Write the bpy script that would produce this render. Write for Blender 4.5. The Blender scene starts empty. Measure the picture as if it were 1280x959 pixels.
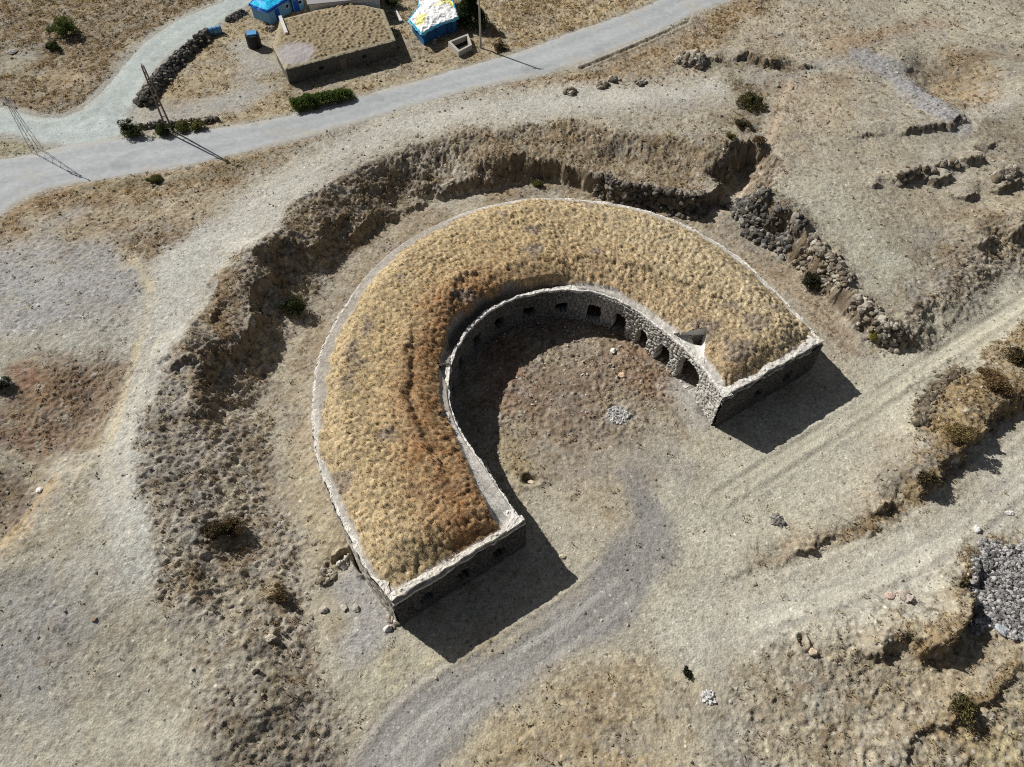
import bpy, math, random
import numpy as np
from mathutils import Vector

# ------------------------------------------------------------------ camera, light, exposure
F, CX, CY, CAMH, PITCH = 887.0, 640.0, 479.5, 55.0, 52.0
scene = bpy.context.scene
COL = scene.collection
cam_data = bpy.data.cameras.new('camera')
cam = bpy.data.objects.new('camera', cam_data)
COL.objects.link(cam)
cam.location = (0, 0, CAMH)
cam.rotation_euler = (math.radians(90 - PITCH), 0, 0)
cam_data.sensor_width = 36.0
cam_data.lens = 36.0 * F / 1280.0
cam_data.clip_end = 8000
scene.camera = cam

SUN_EL, SHADOW_AZ = 38.0, -36.0          # shadows run towards this heading (deg from +X)
world = bpy.data.worlds.new('World')
scene.world = world
world.use_nodes = True
wn = world.node_tree
bg = wn.nodes['Background']
sky = wn.nodes.new('ShaderNodeTexSky')
sky.sky_type = 'NISHITA'
sky.sun_disc = False
sky.sun_elevation = math.radians(SUN_EL)
sky.sun_rotation = math.radians(90 - (SHADOW_AZ + 180))
sky.altitude = 1800
sky.air_density = 0.6
sky.dust_density = 3.0
sky.ozone_density = 0.3
_hs = wn.nodes.new('ShaderNodeHueSaturation')
_hs.inputs['Saturation'].default_value = 0.5
wn.links.new(sky.outputs[0], _hs.inputs['Color'])
wn.links.new(_hs.outputs[0], bg.inputs[0])
bg.inputs[1].default_value = 0.055
sd = bpy.data.lights.new('sun', 'SUN')
sd.energy = 4.8
sd.angle = math.radians(0.53)
sd.color = (1.0, 0.975, 0.935)
sun = bpy.data.objects.new('sun', sd)
COL.objects.link(sun)
_el, _az = math.radians(SUN_EL), math.radians(SHADOW_AZ)
sun.rotation_euler = Vector((math.cos(_el) * math.cos(_az), math.cos(_el) * math.sin(_az), -math.sin(_el))).to_track_quat('-Z', 'Y').to_euler()
sun.location = (-60, 100, 80)
scene.view_settings.view_transform = 'Standard'
scene.view_settings.look = 'None'
scene.view_settings.exposure = 0.1
scene.view_settings.gamma = 1.0
scene.render.engine = 'CYCLES'
scene.cycles.use_denoising = False
scene.cycles.filter_width = 1.1

# ------------------------------------------------------------------ helpers
rng = np.random.default_rng(7)
PZ = 3.6                                  # level of the plateau around the ditch


def unp(p, z=0.0):
    p = np.atleast_2d(np.asarray(p, float))
    u = (p[:, 0] - CX) / F
    v = -(p[:, 1] - CY) / F
    a = math.radians(PITCH)
    dy = math.cos(a) + v * math.sin(a)
    dz = -math.sin(a) + v * math.cos(a)
    t = (z - CAMH) / dz
    return np.c_[u * t, dy * t]


def lin(c):
    c = np.asarray(c, float) / 255.0
    return np.where(c <= 0.04045, c / 12.92, ((c + 0.055) / 1.055) ** 2.4)


def sstep(a, b, x):
    t = np.clip((x - a) / (b - a), 0, 1)
    return t * t * (3 - 2 * t)


def vnoise(x, y, scale, seed):
    r = np.random.default_rng(seed)
    N = 512
    T = r.random((N, N))
    fx = x / scale + 1000.37
    fy = y / scale + 1000.71
    ix = np.floor(fx).astype(np.int64)
    iy = np.floor(fy).astype(np.int64)
    u = fx - ix
    v = fy - iy
    u = u * u * (3 - 2 * u)
    v = v * v * (3 - 2 * v)
    ix %= N
    iy %= N
    jx = (ix + 1) % N
    jy = (iy + 1) % N
    return ((T[ix, iy] * (1 - u) + T[jx, iy] * u) * (1 - v) + (T[ix, jy] * (1 - u) + T[jx, jy] * u) * v) * 2 - 1


def fbm(x, y, scale, seed, octs=4, gain=0.5):
    s = 0
    a = 1.0
    n = 0
    for i in range(octs):
        s = s + a * vnoise(x + 13.1 * i, y - 7.7 * i, scale / 2 ** i, seed + i)
        n += a
        a *= gain
    return s / n


def worley(x, y, scale, seed, jitter=0.9):
    """F1, F2 and a random value of the nearest cell"""
    r = np.random.default_rng(seed)
    N = 256
    JX, JY, JV = r.random((N, N)), r.random((N, N)), r.random((N, N))
    fx = x / scale + 500.3
    fy = y / scale + 500.9
    ix = np.floor(fx).astype(np.int64)
    iy = np.floor(fy).astype(np.int64)
    f1 = np.full(x.shape, 9.0)
    f2 = np.full(x.shape, 9.0)
    val = np.zeros(x.shape)
    for a in (-1, 0, 1):
        for b in (-1, 0, 1):
            cx, cy = (ix + a), (iy + b)
            mx, my = cx % N, cy % N
            px = cx + 0.5 + (JX[mx, my] - 0.5) * jitter
            py = cy + 0.5 + (JY[mx, my] - 0.5) * jitter
            d = np.hypot(fx - px, fy - py)
            nearer = d < f1
            f2 = np.where(nearer, f1, np.minimum(f2, d))
            val = np.where(nearer, JV[mx, my], val)
            f1 = np.where(nearer, d, f1)
    return f1, f2, val


def smooth_line(P, n=2, closed=False):
    P = np.asarray(P, float)
    for _ in range(n):
        if closed:
            Q = np.roll(P, -1, 0)
            P = np.stack([0.75 * P + 0.25 * Q, 0.25 * P + 0.75 * Q], 1).reshape(-1, P.shape[1])
        else:
            A, B = P[:-1], P[1:]
            M = np.stack([0.75 * A + 0.25 * B, 0.25 * A + 0.75 * B], 1).reshape(-1, P.shape[1])
            P = np.vstack([P[:1], M, P[-1:]])
    return P


def resample(P, n):
    P = np.asarray(P, float)
    d = np.r_[0, np.cumsum(np.hypot(*np.diff(P[:, :2], axis=0).T))]
    t = np.linspace(0, d[-1], n)
    return np.stack([np.interp(t, d, P[:, k]) for k in range(P.shape[1])], 1)


def dist_line(P, X, Y):
    """distance to a polyline and the side (+ = left of travel)"""
    best = np.full(X.shape, 1e9)
    side = np.zeros(X.shape)
    for a, b in zip(P[:-1], P[1:]):
        ex, ey = b - a
        L = ex * ex + ey * ey + 1e-12
        t = np.clip(((X - a[0]) * ex + (Y - a[1]) * ey) / L, 0, 1)
        dx = X - a[0] - t * ex
        dy = Y - a[1] - t * ey
        d = np.hypot(dx, dy)
        n = d < best
        side = np.where(n, np.sign(ex * dy - ey * dx), side)
        best = np.where(n, d, best)
    return best, side


def sdf_poly(P, X, Y):
    P = np.asarray(P, float)
    Q = np.vstack([P, P[:1]])
    d, _ = dist_line(Q, X, Y)
    inside = np.zeros(X.shape, bool)
    for a, b in zip(Q[:-1], Q[1:]):
        c = (a[1] > Y) != (b[1] > Y)
        with np.errstate(divide='ignore', invalid='ignore'):
            xi = (b[0] - a[0]) * (Y - a[1]) / (b[1] - a[1] + 1e-15) + a[0]
        inside ^= c & (X < xi)
    return np.where(inside, -d, d)


# ------------------------------------------------------------------ coarse layers: height, colour, roughness
CS = 0.4
cxs = np.arange(-118, 118.01, CS)
cys = np.arange(-8, 168.01, CS)
GX, GY = np.meshgrid(cxs, cys, indexing='ij')

crest_px = [(400, 1300), (300, 1010), (240, 890), (203, 780), (178, 690), (166, 610), (171, 545), (190, 497), (214, 455),
            (236, 425), (252, 385), (280, 340), (318, 300), (375, 250), (440, 212), (500, 186), (560, 168), (620, 157),
            (700, 152), (770, 160), (840, 172), (900, 180), (930, 174), (944, 176),
            (968, 186), (982, 210), (966, 236), (944, 246), (962, 256), (1000, 278), (1024, 300), (1054, 340), (1080, 374),
            (1110, 398), (1140, 388), (1172, 350), (1212, 308), (1270, 262), (1420, 170), (1900, 200), (1900, 1500)]
foot_px = [(480, 1300), (430, 1010), (405, 900), (402, 820), (396, 740), (374, 690), (350, 620), (336, 560), (334, 505), (348, 450),
           (376, 400), (404, 350), (450, 300), (510, 262), (560, 244), (610, 236), (655, 226), (700, 226), (745, 236), (795, 248),
           (840, 256), (884, 266), (903, 246), (914, 230), (926, 214), (922, 234), (912, 262), (930, 290), (980, 315), (1010, 350),
           (1046, 400), (1098, 432), (1158, 452), (1222, 408), (1276, 358), (1340, 310), (1500, 225), (1850, 260), (1850, 1450)]
crest_w = smooth_line(unp(crest_px, PZ), 1, True)
foot_w = smooth_line(unp(foot_px, 0), 1, True)
dC = sdf_poly(crest_w, GX, GY)
dF = sdf_poly(foot_w, GX, GY)
tt = np.clip(dF, 0, None) / (np.clip(dF, 0, None) + np.clip(-dC, 0, None) + 1e-6)
tt = np.where(dC > 0, 1.0, tt)
prof = np.clip(0.25 * tt + 0.75 * sstep(0, 1, tt), 0, 1)
_ne = dist_line(unp([(1120, 405), (1180, 350), (1240, 300), (1340, 240)], 1.5), GX, GY)[0]
plate = PZ - 2.6 * sstep(26, 8, GY) + 0.25 * fbm(GX, GY, 30, 11, 3) - 1.9 * np.exp(-(_ne / 11) ** 2)
H = plate * prof


def ledge(px, z, A, w, drop=0.35, back=None):
    """a step in the ground: the left side of the line stands A higher, fading out over w metres"""
    P = unp(px, z)
    d, s = dist_line(P, GX, GY)
    e0 = np.hypot(GX - P[0, 0], GY - P[0, 1])
    e1 = np.hypot(GX - P[-1, 0], GY - P[-1, 1])
    up = np.where(s >= 0, np.exp(-(d / w) ** 2), sstep(drop, 0, d))
    taper = sstep(0, min(w, 3.0), np.minimum(e0, e1))
    return A * up * taper


def bump(px, z, A, w):
    P = unp(px, z)
    if len(P) == 1:
        d = np.hypot(GX - P[0, 0], GY - P[0, 1])
    else:
        d, _ = dist_line(P, GX, GY)
    return A * np.exp(-(d / w) ** 2)


# ledges on the counterscarp (travel so that the uphill side is on the left)
for px, z, A, w in [
    ([(268, 452), (298, 436), (318, 405), (326, 370), (336, 338)], 2.0, 1.25, 3.0),
    ([(352, 322), (380, 315), (402, 300), (415, 288)], 2.0, 1.0, 2.6),
    ([(425, 290), (450, 272), (472, 262)], 2.0, 0.8, 2.2),
    ([(536, 240), (570, 226), (612, 212)], 1.8, 1.15, 2.6),
    ([(640, 214), (680, 206), (716, 212), (750, 226), (790, 234), (838, 244), (880, 252), (896, 241), (908, 222)], 1.8, 2.1, 3.5),
]:
    H = H + ledge(px, z, A, w)
# other scarps and hollows
H += ledge([(1128, 618), (1150, 608), (1168, 600), (1185, 580), (1210, 560), (1245, 520), (1290, 480), (1340, 440)], 0, 1.25, 3.2, 0.6)
H += bump([(1160, 540), (1200, 500), (1260, 455), (1330, 400)], 0, 0.9, 3.2)
H += ledge([(1130, 815), (1152, 810), (1172, 798), (1188, 778), (1198, 752), (1202, 735)], 0, 1.7, 2.2, 0.5)
H += ledge([(1090, 990), (1130, 940), (1150, 905), (1215, 880), (1300, 836)], 0, 0.35, 1.8, 0.4)
H += ledge([(960, 705), (1010, 684), (1040, 665), (1062, 664)], 0, 0.45, 3.0, 0.4)
H += bump([(1090, 790), (1130, 770)], 0, 0.6, 3.0)
H += bump([(1020, 800)], 0, 0.5, 3.0)
H -= bump([(1000, 806)], 0, 0.3, 0.8)
H -= bump([(1178, 96), (1205, 100)], PZ, 1.9, 5.0)
H += bump([(1130, 70), (1140, 105), (1170, 135), (1220, 145), (1250, 120)], PZ, 0.5, 2.5)
H += ledge([(1110, 170), (1150, 165), (1180, 160), (1198, 148), (1200, 140)], PZ, 0.7, 3.5, 0.5)
H += ledge([(1110, 226), (1140, 218), (1168, 225), (1195, 210)], PZ, 0.7, 2.0, 0.3)
H += ledge([(1236, 232), (1262, 228), (1285, 210)], PZ, 0.8, 3.0, 0.3)
H += ledge([(1258, 283), (1290, 272), (1330, 262)], PZ, 1.5, 3.0, 0.3)
H += ledge([(1190, 198), (1226, 196), (1235, 185)], PZ, 0.7, 2.0, 0.3)
H += ledge([(905, 74), (930, 72), (955, 82), (990, 84)], PZ, 1.0, 2.8, 0.5)
H += bump([(865, 76)], PZ, 0.6, 2.2)
H += ledge([(905, 160), (930, 163), (955, 150)], PZ, 0.4, 3.2, 0.7)
H -= bump([(40, 500), (90, 500)], PZ, 1.3, 6.0)
H -= bump([(-10, 640), (20, 600)], PZ, 1.3, 6.0)
H += bump([(75, 590), (30, 660), (0, 700)], PZ, 0.5, 2.0)
H += ledge([(235, 448), (262, 440), (270, 415)], 3.0, 0.5, 2.2)
H += bump([(250, 455), (245, 480), (242, 500)], 3.0, 0.55, 1.2)
H -= bump([(275, 680)], 1.0, 0.6, 1.6)
H += bump([(330, 880), (290, 930)], 0.4, 1.0, 5.0)
H -= bump([(418, 700)], 0, 1.3, 0.8)
H -= bump([(664, 602)], 0, 0.5, 0.8)
H += bump([(700, 480), (760, 440)], 0, 0.35, 6)
H += bump([(905, 262), (945, 268), (985, 292)], 1.5, 0.7, 1.6)
# rough hillocks on the slopes
slope = np.clip(1 - np.abs(tt - 0.5) * 2, 0, 1)
H += slope ** 0.5 * (0.36 * fbm(GX, GY, 4.0, 21, 3)) + 0.10 * fbm(GX, GY, 9, 31, 3)

# ---- fort plan
outer_px = [(491, 751), (474, 731), (457, 710), (445, 687), (434, 664), (423, 640), (404, 595), (396, 572), (393, 550), (391, 520), (392, 490), (394, 470), (403, 432),
            (427, 389), (456, 348), (497, 310), (544, 284), (582, 268), (614, 259), (665, 250), (700, 249), (737, 251), (789, 258),
            (835, 273), (868, 287), (911, 313), (935, 332), (962, 358), (990, 387), (1012, 409), (1028, 427)]
inner_px = [(654, 651), (641, 636), (624, 612), (606, 583), (584, 556), (570, 530), (563, 510), (560, 490), (561, 461), (570, 432), (586, 409), (612, 386),
            (632, 376), (655, 368), (697, 361), (737, 363), (770, 373), (799, 390), (822, 408), (843, 424), (866, 445), (884, 466), (905, 497)]
TOPZ = 4.2
outer_w = smooth_line(unp(outer_px, TOPZ), 2)
inner_w = smooth_line(unp(inner_px, TOPZ), 2)
fort_poly = np.vstack([outer_w, inner_w[::-1]])
dFort = sdf_poly(fort_poly, GX, GY)
H = np.where(dFort < 0.6, 0.0 * H, H * sstep(0.4, 3.0, dFort) + 0)
dOut, sOut = dist_line(outer_w, GX, GY)
H += np.where(dFort > 0, 0.5 * np.exp(-(dOut / 1.6) ** 2) * sstep(0, 1, (GY - 24) / 8), 0)   # earth banked against the outer wall
H -= np.where(dFort > -0.3, ledge([(452, 704), (470, 730)], 0, 0.0, 1), 0)

# ---- roads
main_up = [(-260, 250), (-80, 210), (0, 200), (50, 192), (88, 181), (152, 172), (217, 172), (275, 160), (320, 154), (414, 133), (465, 117), (539, 97),
           (640, 68), (665, 60), (722, 39), (785, 17), (825, 1), (880, -22), (980, -60)]
main_lo = [(1060, -60), (960, -20), (905, 5), (872, 15), (830, 37), (780, 59), (725, 81), (665, 97), (640, 102), (566, 118), (499, 138), (438, 157),
           (393, 170), (300, 193), (200, 215), (100, 229), (45, 240), (0, 270), (-80, 330), (-260, 420)]
main_w = np.vstack([smooth_line(unp(main_up, PZ), 2), smooth_line(unp(main_lo, PZ), 2)])
side_px = [(-260, 110), (-80, 122), (0, 133), (32, 142), (57, 148), (82, 146), (105, 135), (128, 112), (150, 88), (170, 62), (190, 45), (217, 27), (250, 13),
           (282, 0), (330, -30), (400, -30), (345, -8), (310, 8), (285, 24), (265, 38), (225, 60), (200, 82), (183, 104), (170, 125), (161, 150), (160, 166),
           (152, 175), (100, 184), (60, 184), (32, 174), (0, 168), (-80, 160), (-260, 190)]
side_w = smooth_line(unp(side_px, PZ), 1, True)
dMain = sdf_poly(main_w, GX, GY)
dSide = sdf_poly(side_w, GX, GY)
road_m = sstep(0.3, -0.5, np.minimum(dMain, dSide))
H = H * (1 - sstep(4, 0, np.minimum(dMain, dSide))) + (PZ + 0.1) * sstep(4, 0, np.minimum(dMain, dSide))

RGB = np.zeros(GX.shape + (3,)) + lin((162, 153, 134))
ROU = np.full(GX.shape, 0.35)
TUF = np.full(GX.shape, 0.16)


POST = []


def paint(px, z, col, rough, tuft=0.0, soft=1.5, a=1.0, w=None, mask=None, post=0.0):
    global RGB, ROU, TUF
    if mask is None:
        P = unp(px, z)
        if w is not None:
            if len(P) == 1:
                d = np.hypot(GX - P[0, 0], GY - P[0, 1]) - w
            else:
                d = dist_line(smooth_line(P, 1), GX, GY)[0] - w
        else:
            d = sdf_poly(P, GX, GY)
        m = sstep(soft, -soft, d) * a
    else:
        m = mask * a
    if post:
        POST.append((m * post, col))
    RGB = RGB * (1 - m[..., None]) + lin(col) * m[..., None]
    ROU = ROU * (1 - m) + rough * m
    TUF = TUF * (1 - m) + tuft * m


# low ground first
low = sstep(1.5, -1.5, dF)
paint(None, 0, (170, 161, 141), 0.2, 0.06, mask=low)
# plateau
paint([(-300, -300), (330, -60), (282, 1), (217, 27), (170, 62), (150, 88), (128, 112), (105, 135), (57, 148), (0, 133), (-300, 100)], PZ, (141, 123, 97), 0.85, 0.9)
paint([(60, 95), (85, 85), (95, 105)], PZ, (172, 150, 117), 0.4, 0.3, w=1.5, a=0.8)
paint([(-20, 90), (25, 70)], PZ, (150, 146, 132), 0.3, 0.1, w=2.5)
paint([(-200, 160), (0, 170), (60, 180), (45, 194), (0, 200), (-200, 210)], PZ, (152, 146, 118), 0.5, 0.5, soft=1)
paint([(158, 160), (165, 130), (200, 85), (265, 40), (330, -20), (900, -100), (830, 0), (640, 68), (414, 133), (275, 160)], PZ, (166, 148, 114), 0.5, 0.55)
paint([(150, 152), (220, 144), (290, 130), (335, 104), (318, 78), (304, 60)], PZ, (160, 156, 148), 0.12, 0.0, w=2.6, soft=2)
paint([(340, 100), (430, 96), (500, 76), (540, 66)], PZ, (150, 138, 110), 0.4, 0.4, w=1.6)
paint([(600, -60), (860, -60), (760, 22), (650, 60), (612, 60)], PZ, (176, 152, 108), 0.7, 0.8)
paint([(640, 20), (700, 35)], PZ, (142, 122, 92), 0.8, 0.9, w=2, a=0.6)
paint([(-60, 330), (0, 300), (50, 255), (200, 232), (350, 200), (500, 160), (650, 118), (700, 112), (760, 94), (860, 56), (900, 30), (950, 0)], PZ, (158, 131, 94), 0.7, 0.8, w=2.6, soft=2.2)
paint([(100, 240), (230, 225), (350, 195), (450, 165)], PZ, (125, 122, 98), 0.5, 0.7, w=0.8, soft=0.8, a=0.7)
paint([(0, 310), (120, 262), (300, 240), (360, 225), (280, 290), (220, 335), (140, 320), (60, 300)], PZ, (166, 149, 122), 0.5, 0.5)
paint([(150, 285), (215, 275), (245, 300), (190, 325)], PZ, (143, 124, 100), 0.7, 0.8, soft=2, a=0.9)
paint([(-80, 330), (60, 300), (140, 300), (185, 345), (190, 400), (140, 445), (60, 430), (-80, 445)], PZ, (158, 156, 154), 0.4, 0.15, soft=2.5, post=0.3)
paint([(90, 265), (45, 290), (60, 350)], PZ, (176, 174, 168), 0.3, 0.05, w=1.2, a=0.7)
paint([(0, 440), (90, 420), (150, 425)], PZ, (172, 168, 150), 0.2, 0.05, w=2.2, soft=2)
paint([(880, 110), (760, 122), (640, 130), (560, 142), (480, 165), (400, 203), (335, 252), (270, 310), (215, 370), (190, 420)], PZ, (181, 177, 166), 0.08, 0.0, w=3.2, post=0.45, soft=2.5)
paint([(255, 300), (215, 350), (200, 400), (175, 470), (160, 540), (152, 620), (165, 700)], PZ, (182, 180, 172), 0.1, 0.0, w=2.0, post=0.45, soft=2)
paint([(165, 325), (186, 352), (188, 385), (160, 440), (140, 500), (132, 560), (150, 620)], PZ, (186, 173, 144), 0.08, 0.0, w=0.5, soft=0.7, a=0.8)
paint([(185, 435), (165, 500), (152, 560)], PZ, (186, 176, 150), 0.08, 0.0, w=0.4, soft=0.6, a=0.6)
paint([(120, 500), (130, 560), (90, 640), (60, 600)], PZ, (172, 158, 130), 0.4, 0.1, soft=3, a=0.7)
paint([(15, 468), (50, 442), (112, 446), (150, 462), (120, 500), (90, 548), (30, 565), (-40, 545)], PZ, (132, 107, 86), 0.9, 0.5, soft=2, post=0.3)
paint([(20, 462), (35, 470)], PZ, (172, 118, 84), 0.5, 0.1, w=1.0, soft=1.0, a=0.7)
paint([(78, 450), (85, 480), (80, 510)], PZ, (98, 84, 70), 1.0, 0.6, w=1.0, soft=1.0, a=0.8)
paint([(-90, 600), (40, 585), (58, 615), (30, 655), (-20, 700), (-90, 720)], PZ, (122, 106, 90), 0.8, 0.4, soft=2)
paint([(70, 598), (40, 640), (0, 690)], PZ, (178, 154, 116), 0.3, 0.1, w=0.5, soft=0.6)
paint([(0, 700), (120, 640), (150, 700), (220, 900), (200, 1100), (-100, 1100), (-100, 720)], 2.4, (163, 158, 141), 0.25, 0.06, soft=3)
paint([(30, 800), (60, 760), (20, 860)], 2.0, (146, 143, 140), 0.35, 0.05, post=0.3, w=3.5, soft=3, a=0.8)
paint([(0, 930), (150, 920), (260, 950)], 1.5, (172, 166, 146), 0.2, 0.05, w=3, soft=3, a=0.7)
# ditch slopes
paint(None, 0, (162, 151, 136), 1.0, 0.75, mask=sstep(0.6, -0.6, dC) * sstep(-1.0, 1.5, dF))
paint([(560, 170), (700, 160), (840, 178), (915, 190), (870, 232), (760, 215), (700, 200), (600, 205)], 3.0, (148, 130, 104), 0.9, 0.8, soft=2)
paint([(200, 500), (240, 560), (230, 640), (190, 640), (176, 560)], 2.5, (132, 124, 114), 1.0, 0.7, soft=2, a=0.7)
paint([(330, 350), (450, 290), (540, 220), (500, 210), (360, 290)], 2.0, (132, 114, 94), 1.0, 0.9, soft=2, a=0.7)
paint([(285, 360), (268, 435)], 3.0, (138, 106, 74), 0.9, 0.9, w=1.2, soft=1.2)
paint([(236, 450), (250, 500), (300, 540), (340, 610)], 2.2, (132, 118, 102), 0.7, 0.5, w=0.5, soft=0.8, a=0.8)
paint([(250, 830), (330, 800), (420, 860), (400, 930), (300, 960)], 0.5, (142, 133, 118), 0.8, 0.4, soft=3, a=0.8)
paint([(300, 900), (350, 880), (330, 950), (270, 960)], 0.8, (112, 104, 90), 1.0, 0.7, soft=2, a=0.7)
paint([(210, 790), (270, 780), (300, 850), (240, 890)], 1.2, (160, 154, 138), 0.5, 0.1, soft=3, a=0.9)
paint([(1025, 300), (1080, 370), (1130, 415), (1190, 372), (1230, 328), (1240, 345), (1160, 440), (1100, 432), (1010, 345), (990, 318)], 1.5, (148, 136, 116), 0.9, 0.5, soft=1.5)
paint([(905, 255), (950, 262), (1000, 292)], 1.5, (112, 104, 94), 1.0, 0.3, w=1.5, soft=1)
# ditch floor
paint([(420, 690), (398, 640), (375, 560), (372, 500), (384, 430), (420, 370), (470, 320), (540, 272)], 0, (160, 143, 118), 0.4, 0.15, w=1.8, soft=1.5)
paint([(430, 720), (400, 660), (380, 600)], 0, (172, 158, 128), 0.35, 0.1, w=1.2, soft=1.2)
paint([(620, 245), (700, 238), (780, 254), (850, 272), (920, 300)], 0, (150, 131, 106), 0.6, 0.3, w=1.4, soft=1)
paint([(930, 300), (980, 330), (1020, 380), (1080, 440), (1060, 450), (1010, 410), (960, 350), (900, 300)], 0, (156, 136, 112), 0.5, 0.25, soft=1.5)
paint([(985, 100), (975, 140), (960, 180), (935, 228), (900, 262)], 2, (180, 162, 138), 0.2, 0.05, w=0.9, soft=0.8)
# NE plateau
paint([(930, 20), (1040, 10), (1100, 60), (1060, 120), (1080, 190), (1010, 200), (985, 130), (960, 70)], PZ, (168, 153, 130), 0.55, 0.3, soft=3)
paint([(1090, 0), (1300, -20), (1300, 60), (1180, 50)], PZ, (172, 164, 144), 0.4, 0.2, soft=3)
paint([(1040, 60), (1120, 40), (1180, 30)], PZ, (160, 128, 96), 0.4, 0.4, w=1.6, soft=2, a=0.6)
paint([(940, 90), (1060, 80), (1110, 85)], PZ, (160, 156, 146), 0.4, 0.05, w=2, soft=2, a=0.8)
paint([(1085, 75), (1125, 90), (1150, 125), (1180, 150)], PZ, (150, 148, 148), 0.6, 0.0, w=2.3, post=0.45, soft=1.2)
paint([(1140, 95), (1180, 60), (1240, 75), (1240, 120), (1190, 135)], PZ, (164, 140, 104), 0.5, 0.5, soft=1.8)
paint([(1160, 85), (1190, 72), (1225, 75)], PZ, (140, 122, 98), 0.6, 0.5, w=1.2, soft=1.2, a=0.8)
paint([(1205, 145), (1240, 140), (1265, 120)], PZ, (188, 181, 168), 0.25, 0.0, w=1.0, post=0.45, soft=1.2)
paint([(1000, 215), (1070, 240), (1150, 330), (1090, 350), (1030, 280), (960, 240)], PZ, (180, 176, 158), 0.15, 0.05, soft=3, post=0.5)
paint([(1120, 250), (1280, 240)], PZ, (172, 158, 132), 0.3, 0.1, w=3, soft=3, a=0.8)
paint([(1020, 180), (1120, 190)], PZ, (164, 154, 132), 0.3, 0.1, w=3, soft=3, a=0.8)
paint([(1150, 350), (1200, 310), (1240, 270)], PZ - 0.5, (134, 120, 100), 0.9, 0.6, w=1.6, soft=1.5, a=0.8)
paint([(920, 100), (950, 130), (925, 150), (905, 150)], PZ, (120, 112, 92), 0.9, 0.7, w=1.2, soft=1.5)
paint([(860, 55), (890, 100), (830, 110), (720, 112), (780, 85)], PZ, (162, 142, 114), 0.6, 0.4, soft=2, a=0.8)
paint([(900, 78), (940, 78), (990, 85)], PZ, (124, 116, 98), 0.8, 0.6, w=1.2, soft=1.2)
# low ground: tracks
paint([(1400, 300), (1290, 385), (1180, 452), (1080, 520), (980, 590), (880, 650)], 0, (180, 175, 157), 0.1, 0.0, w=3.4, post=0.45, soft=2.5)
paint([(1400, 520), (1290, 600), (1180, 690), (1080, 740), (950, 775), (870, 790)], 0, (183, 178, 163), 0.1, 0.0, w=3.0, post=0.45, soft=2.5)
for off in (0, 18):
    paint([(1290, 372 + off), (1180, 442 + off), (1080, 505 + off), (985, 570 + off), (900, 625 + off)], 0, (150, 144, 128), 0.06, 0, w=0.2, soft=0.35, a=0.8)
    paint([(1290, 590 + off), (1180, 680 + off), (1080, 732 + off * 1.1), (990, 765 + off)], 0, (156, 152, 142), 0.06, 0, w=0.25, soft=0.5, a=0.7)
paint([(700, 560), (800, 600), (840, 660), (900, 640), (860, 580), (760, 540)], 0, (160, 154, 138), 0.2, 0.05, soft=3)
paint([(430, 985), (485, 890), (560, 848), (640, 802), (722, 735), (768, 682), (796, 640), (776, 594), (800, 585), (832, 640), (848, 694), (806, 740), (770, 792),
       (700, 822), (640, 868), (585, 912), (535, 985)], 0, (138, 134, 130), 0.12, 0.0, soft=0.9, post=0.75)
paint([(470, 985), (530, 905), (600, 862)], 0, (162, 159, 154), 0.08, 0.0, w=1.2, post=0.45, soft=1.2, a=0.8)
paint([(480, 985), (545, 905), (640, 838), (720, 785)], 0, (178, 173, 164), 0.05, 0.0, w=0.5, soft=0.8, a=0.75)
paint([(455, 990), (520, 905), (600, 850), (700, 795)], 0, (168, 164, 157), 0.05, 0.0, w=0.35, soft=0.6, a=0.7)
paint([(530, 832), (572, 828), (640, 800), (722, 738)], 0, (182, 170, 138), 0.3, 0.1, w=0.6, soft=0.6, a=0.9)
paint([(420, 740), (480, 800), (520, 820), (470, 880), (430, 860)], 0, (174, 168, 142), 0.25, 0.05, soft=2)
paint([(440, 730), (470, 780), (450, 800)], 0, (156, 152, 148), 0.2, 0.0, w=1.4, post=0.45, soft=1.2)
paint([(560, 985), (620, 900), (700, 850), (820, 830), (880, 860), (860, 990)], 0, (174, 158, 124), 0.35, 0.2, soft=2)
paint([(620, 960), (660, 900), (740, 850), (800, 850), (820, 900), (800, 985), (640, 990)], 0, (154, 134, 102), 0.7, 0.5, soft=2.5, a=0.8)
paint([(860, 640), (960, 620), (1010, 640), (950, 720), (860, 760), (800, 740)], 0, (172, 166, 144), 0.2, 0.1, soft=3, a=0.8)
paint([(740, 620), (780, 660)], 0, (168, 150, 118), 0.3, 0.2, w=1.0, soft=2, a=0.6)
paint([(950, 700), (1010, 684), (1062, 656), (1120, 620)], 0, (166, 144, 114), 0.6, 0.4, w=0.8, soft=1, a=0.8)
paint([(880, 1000), (930, 850), (1010, 790), (1120, 745), (1205, 700), (1330, 640), (1330, 1000)], 0, (158, 146, 124), 0.9, 0.6, soft=2)
paint([(1160, 990), (1200, 920), (1330, 850), (1330, 1000)], 0, (164, 150, 112), 1.0, 0.9, soft=2)
paint([(1140, 830), (1200, 815), (1280, 810), (1230, 850), (1160, 900)], 0, (170, 152, 120), 0.4, 0.2, soft=1.5, a=0.8)
paint([(1150, 800), (1190, 760), (1205, 700), (1240, 685)], 0.5, (166, 146, 108), 1.0, 1.8, w=1.2, soft=1, a=0.9)
paint([(1200, 540), (1150, 600), (1215, 555), (1280, 490)], 0.5, (120, 102, 76), 1.1, 2.0, w=0.7, soft=0.8, a=0.8)
paint([(1150, 905), (1215, 878), (1290, 840)], 0.4, (150, 130, 92), 1.0, 1.8, w=0.6, soft=0.6, a=0.9)
paint([(1060, 660), (1110, 640), (1140, 615)], 0.4, (146, 128, 98), 1.0, 1.6, w=0.8, soft=0.8, a=0.9)
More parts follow.
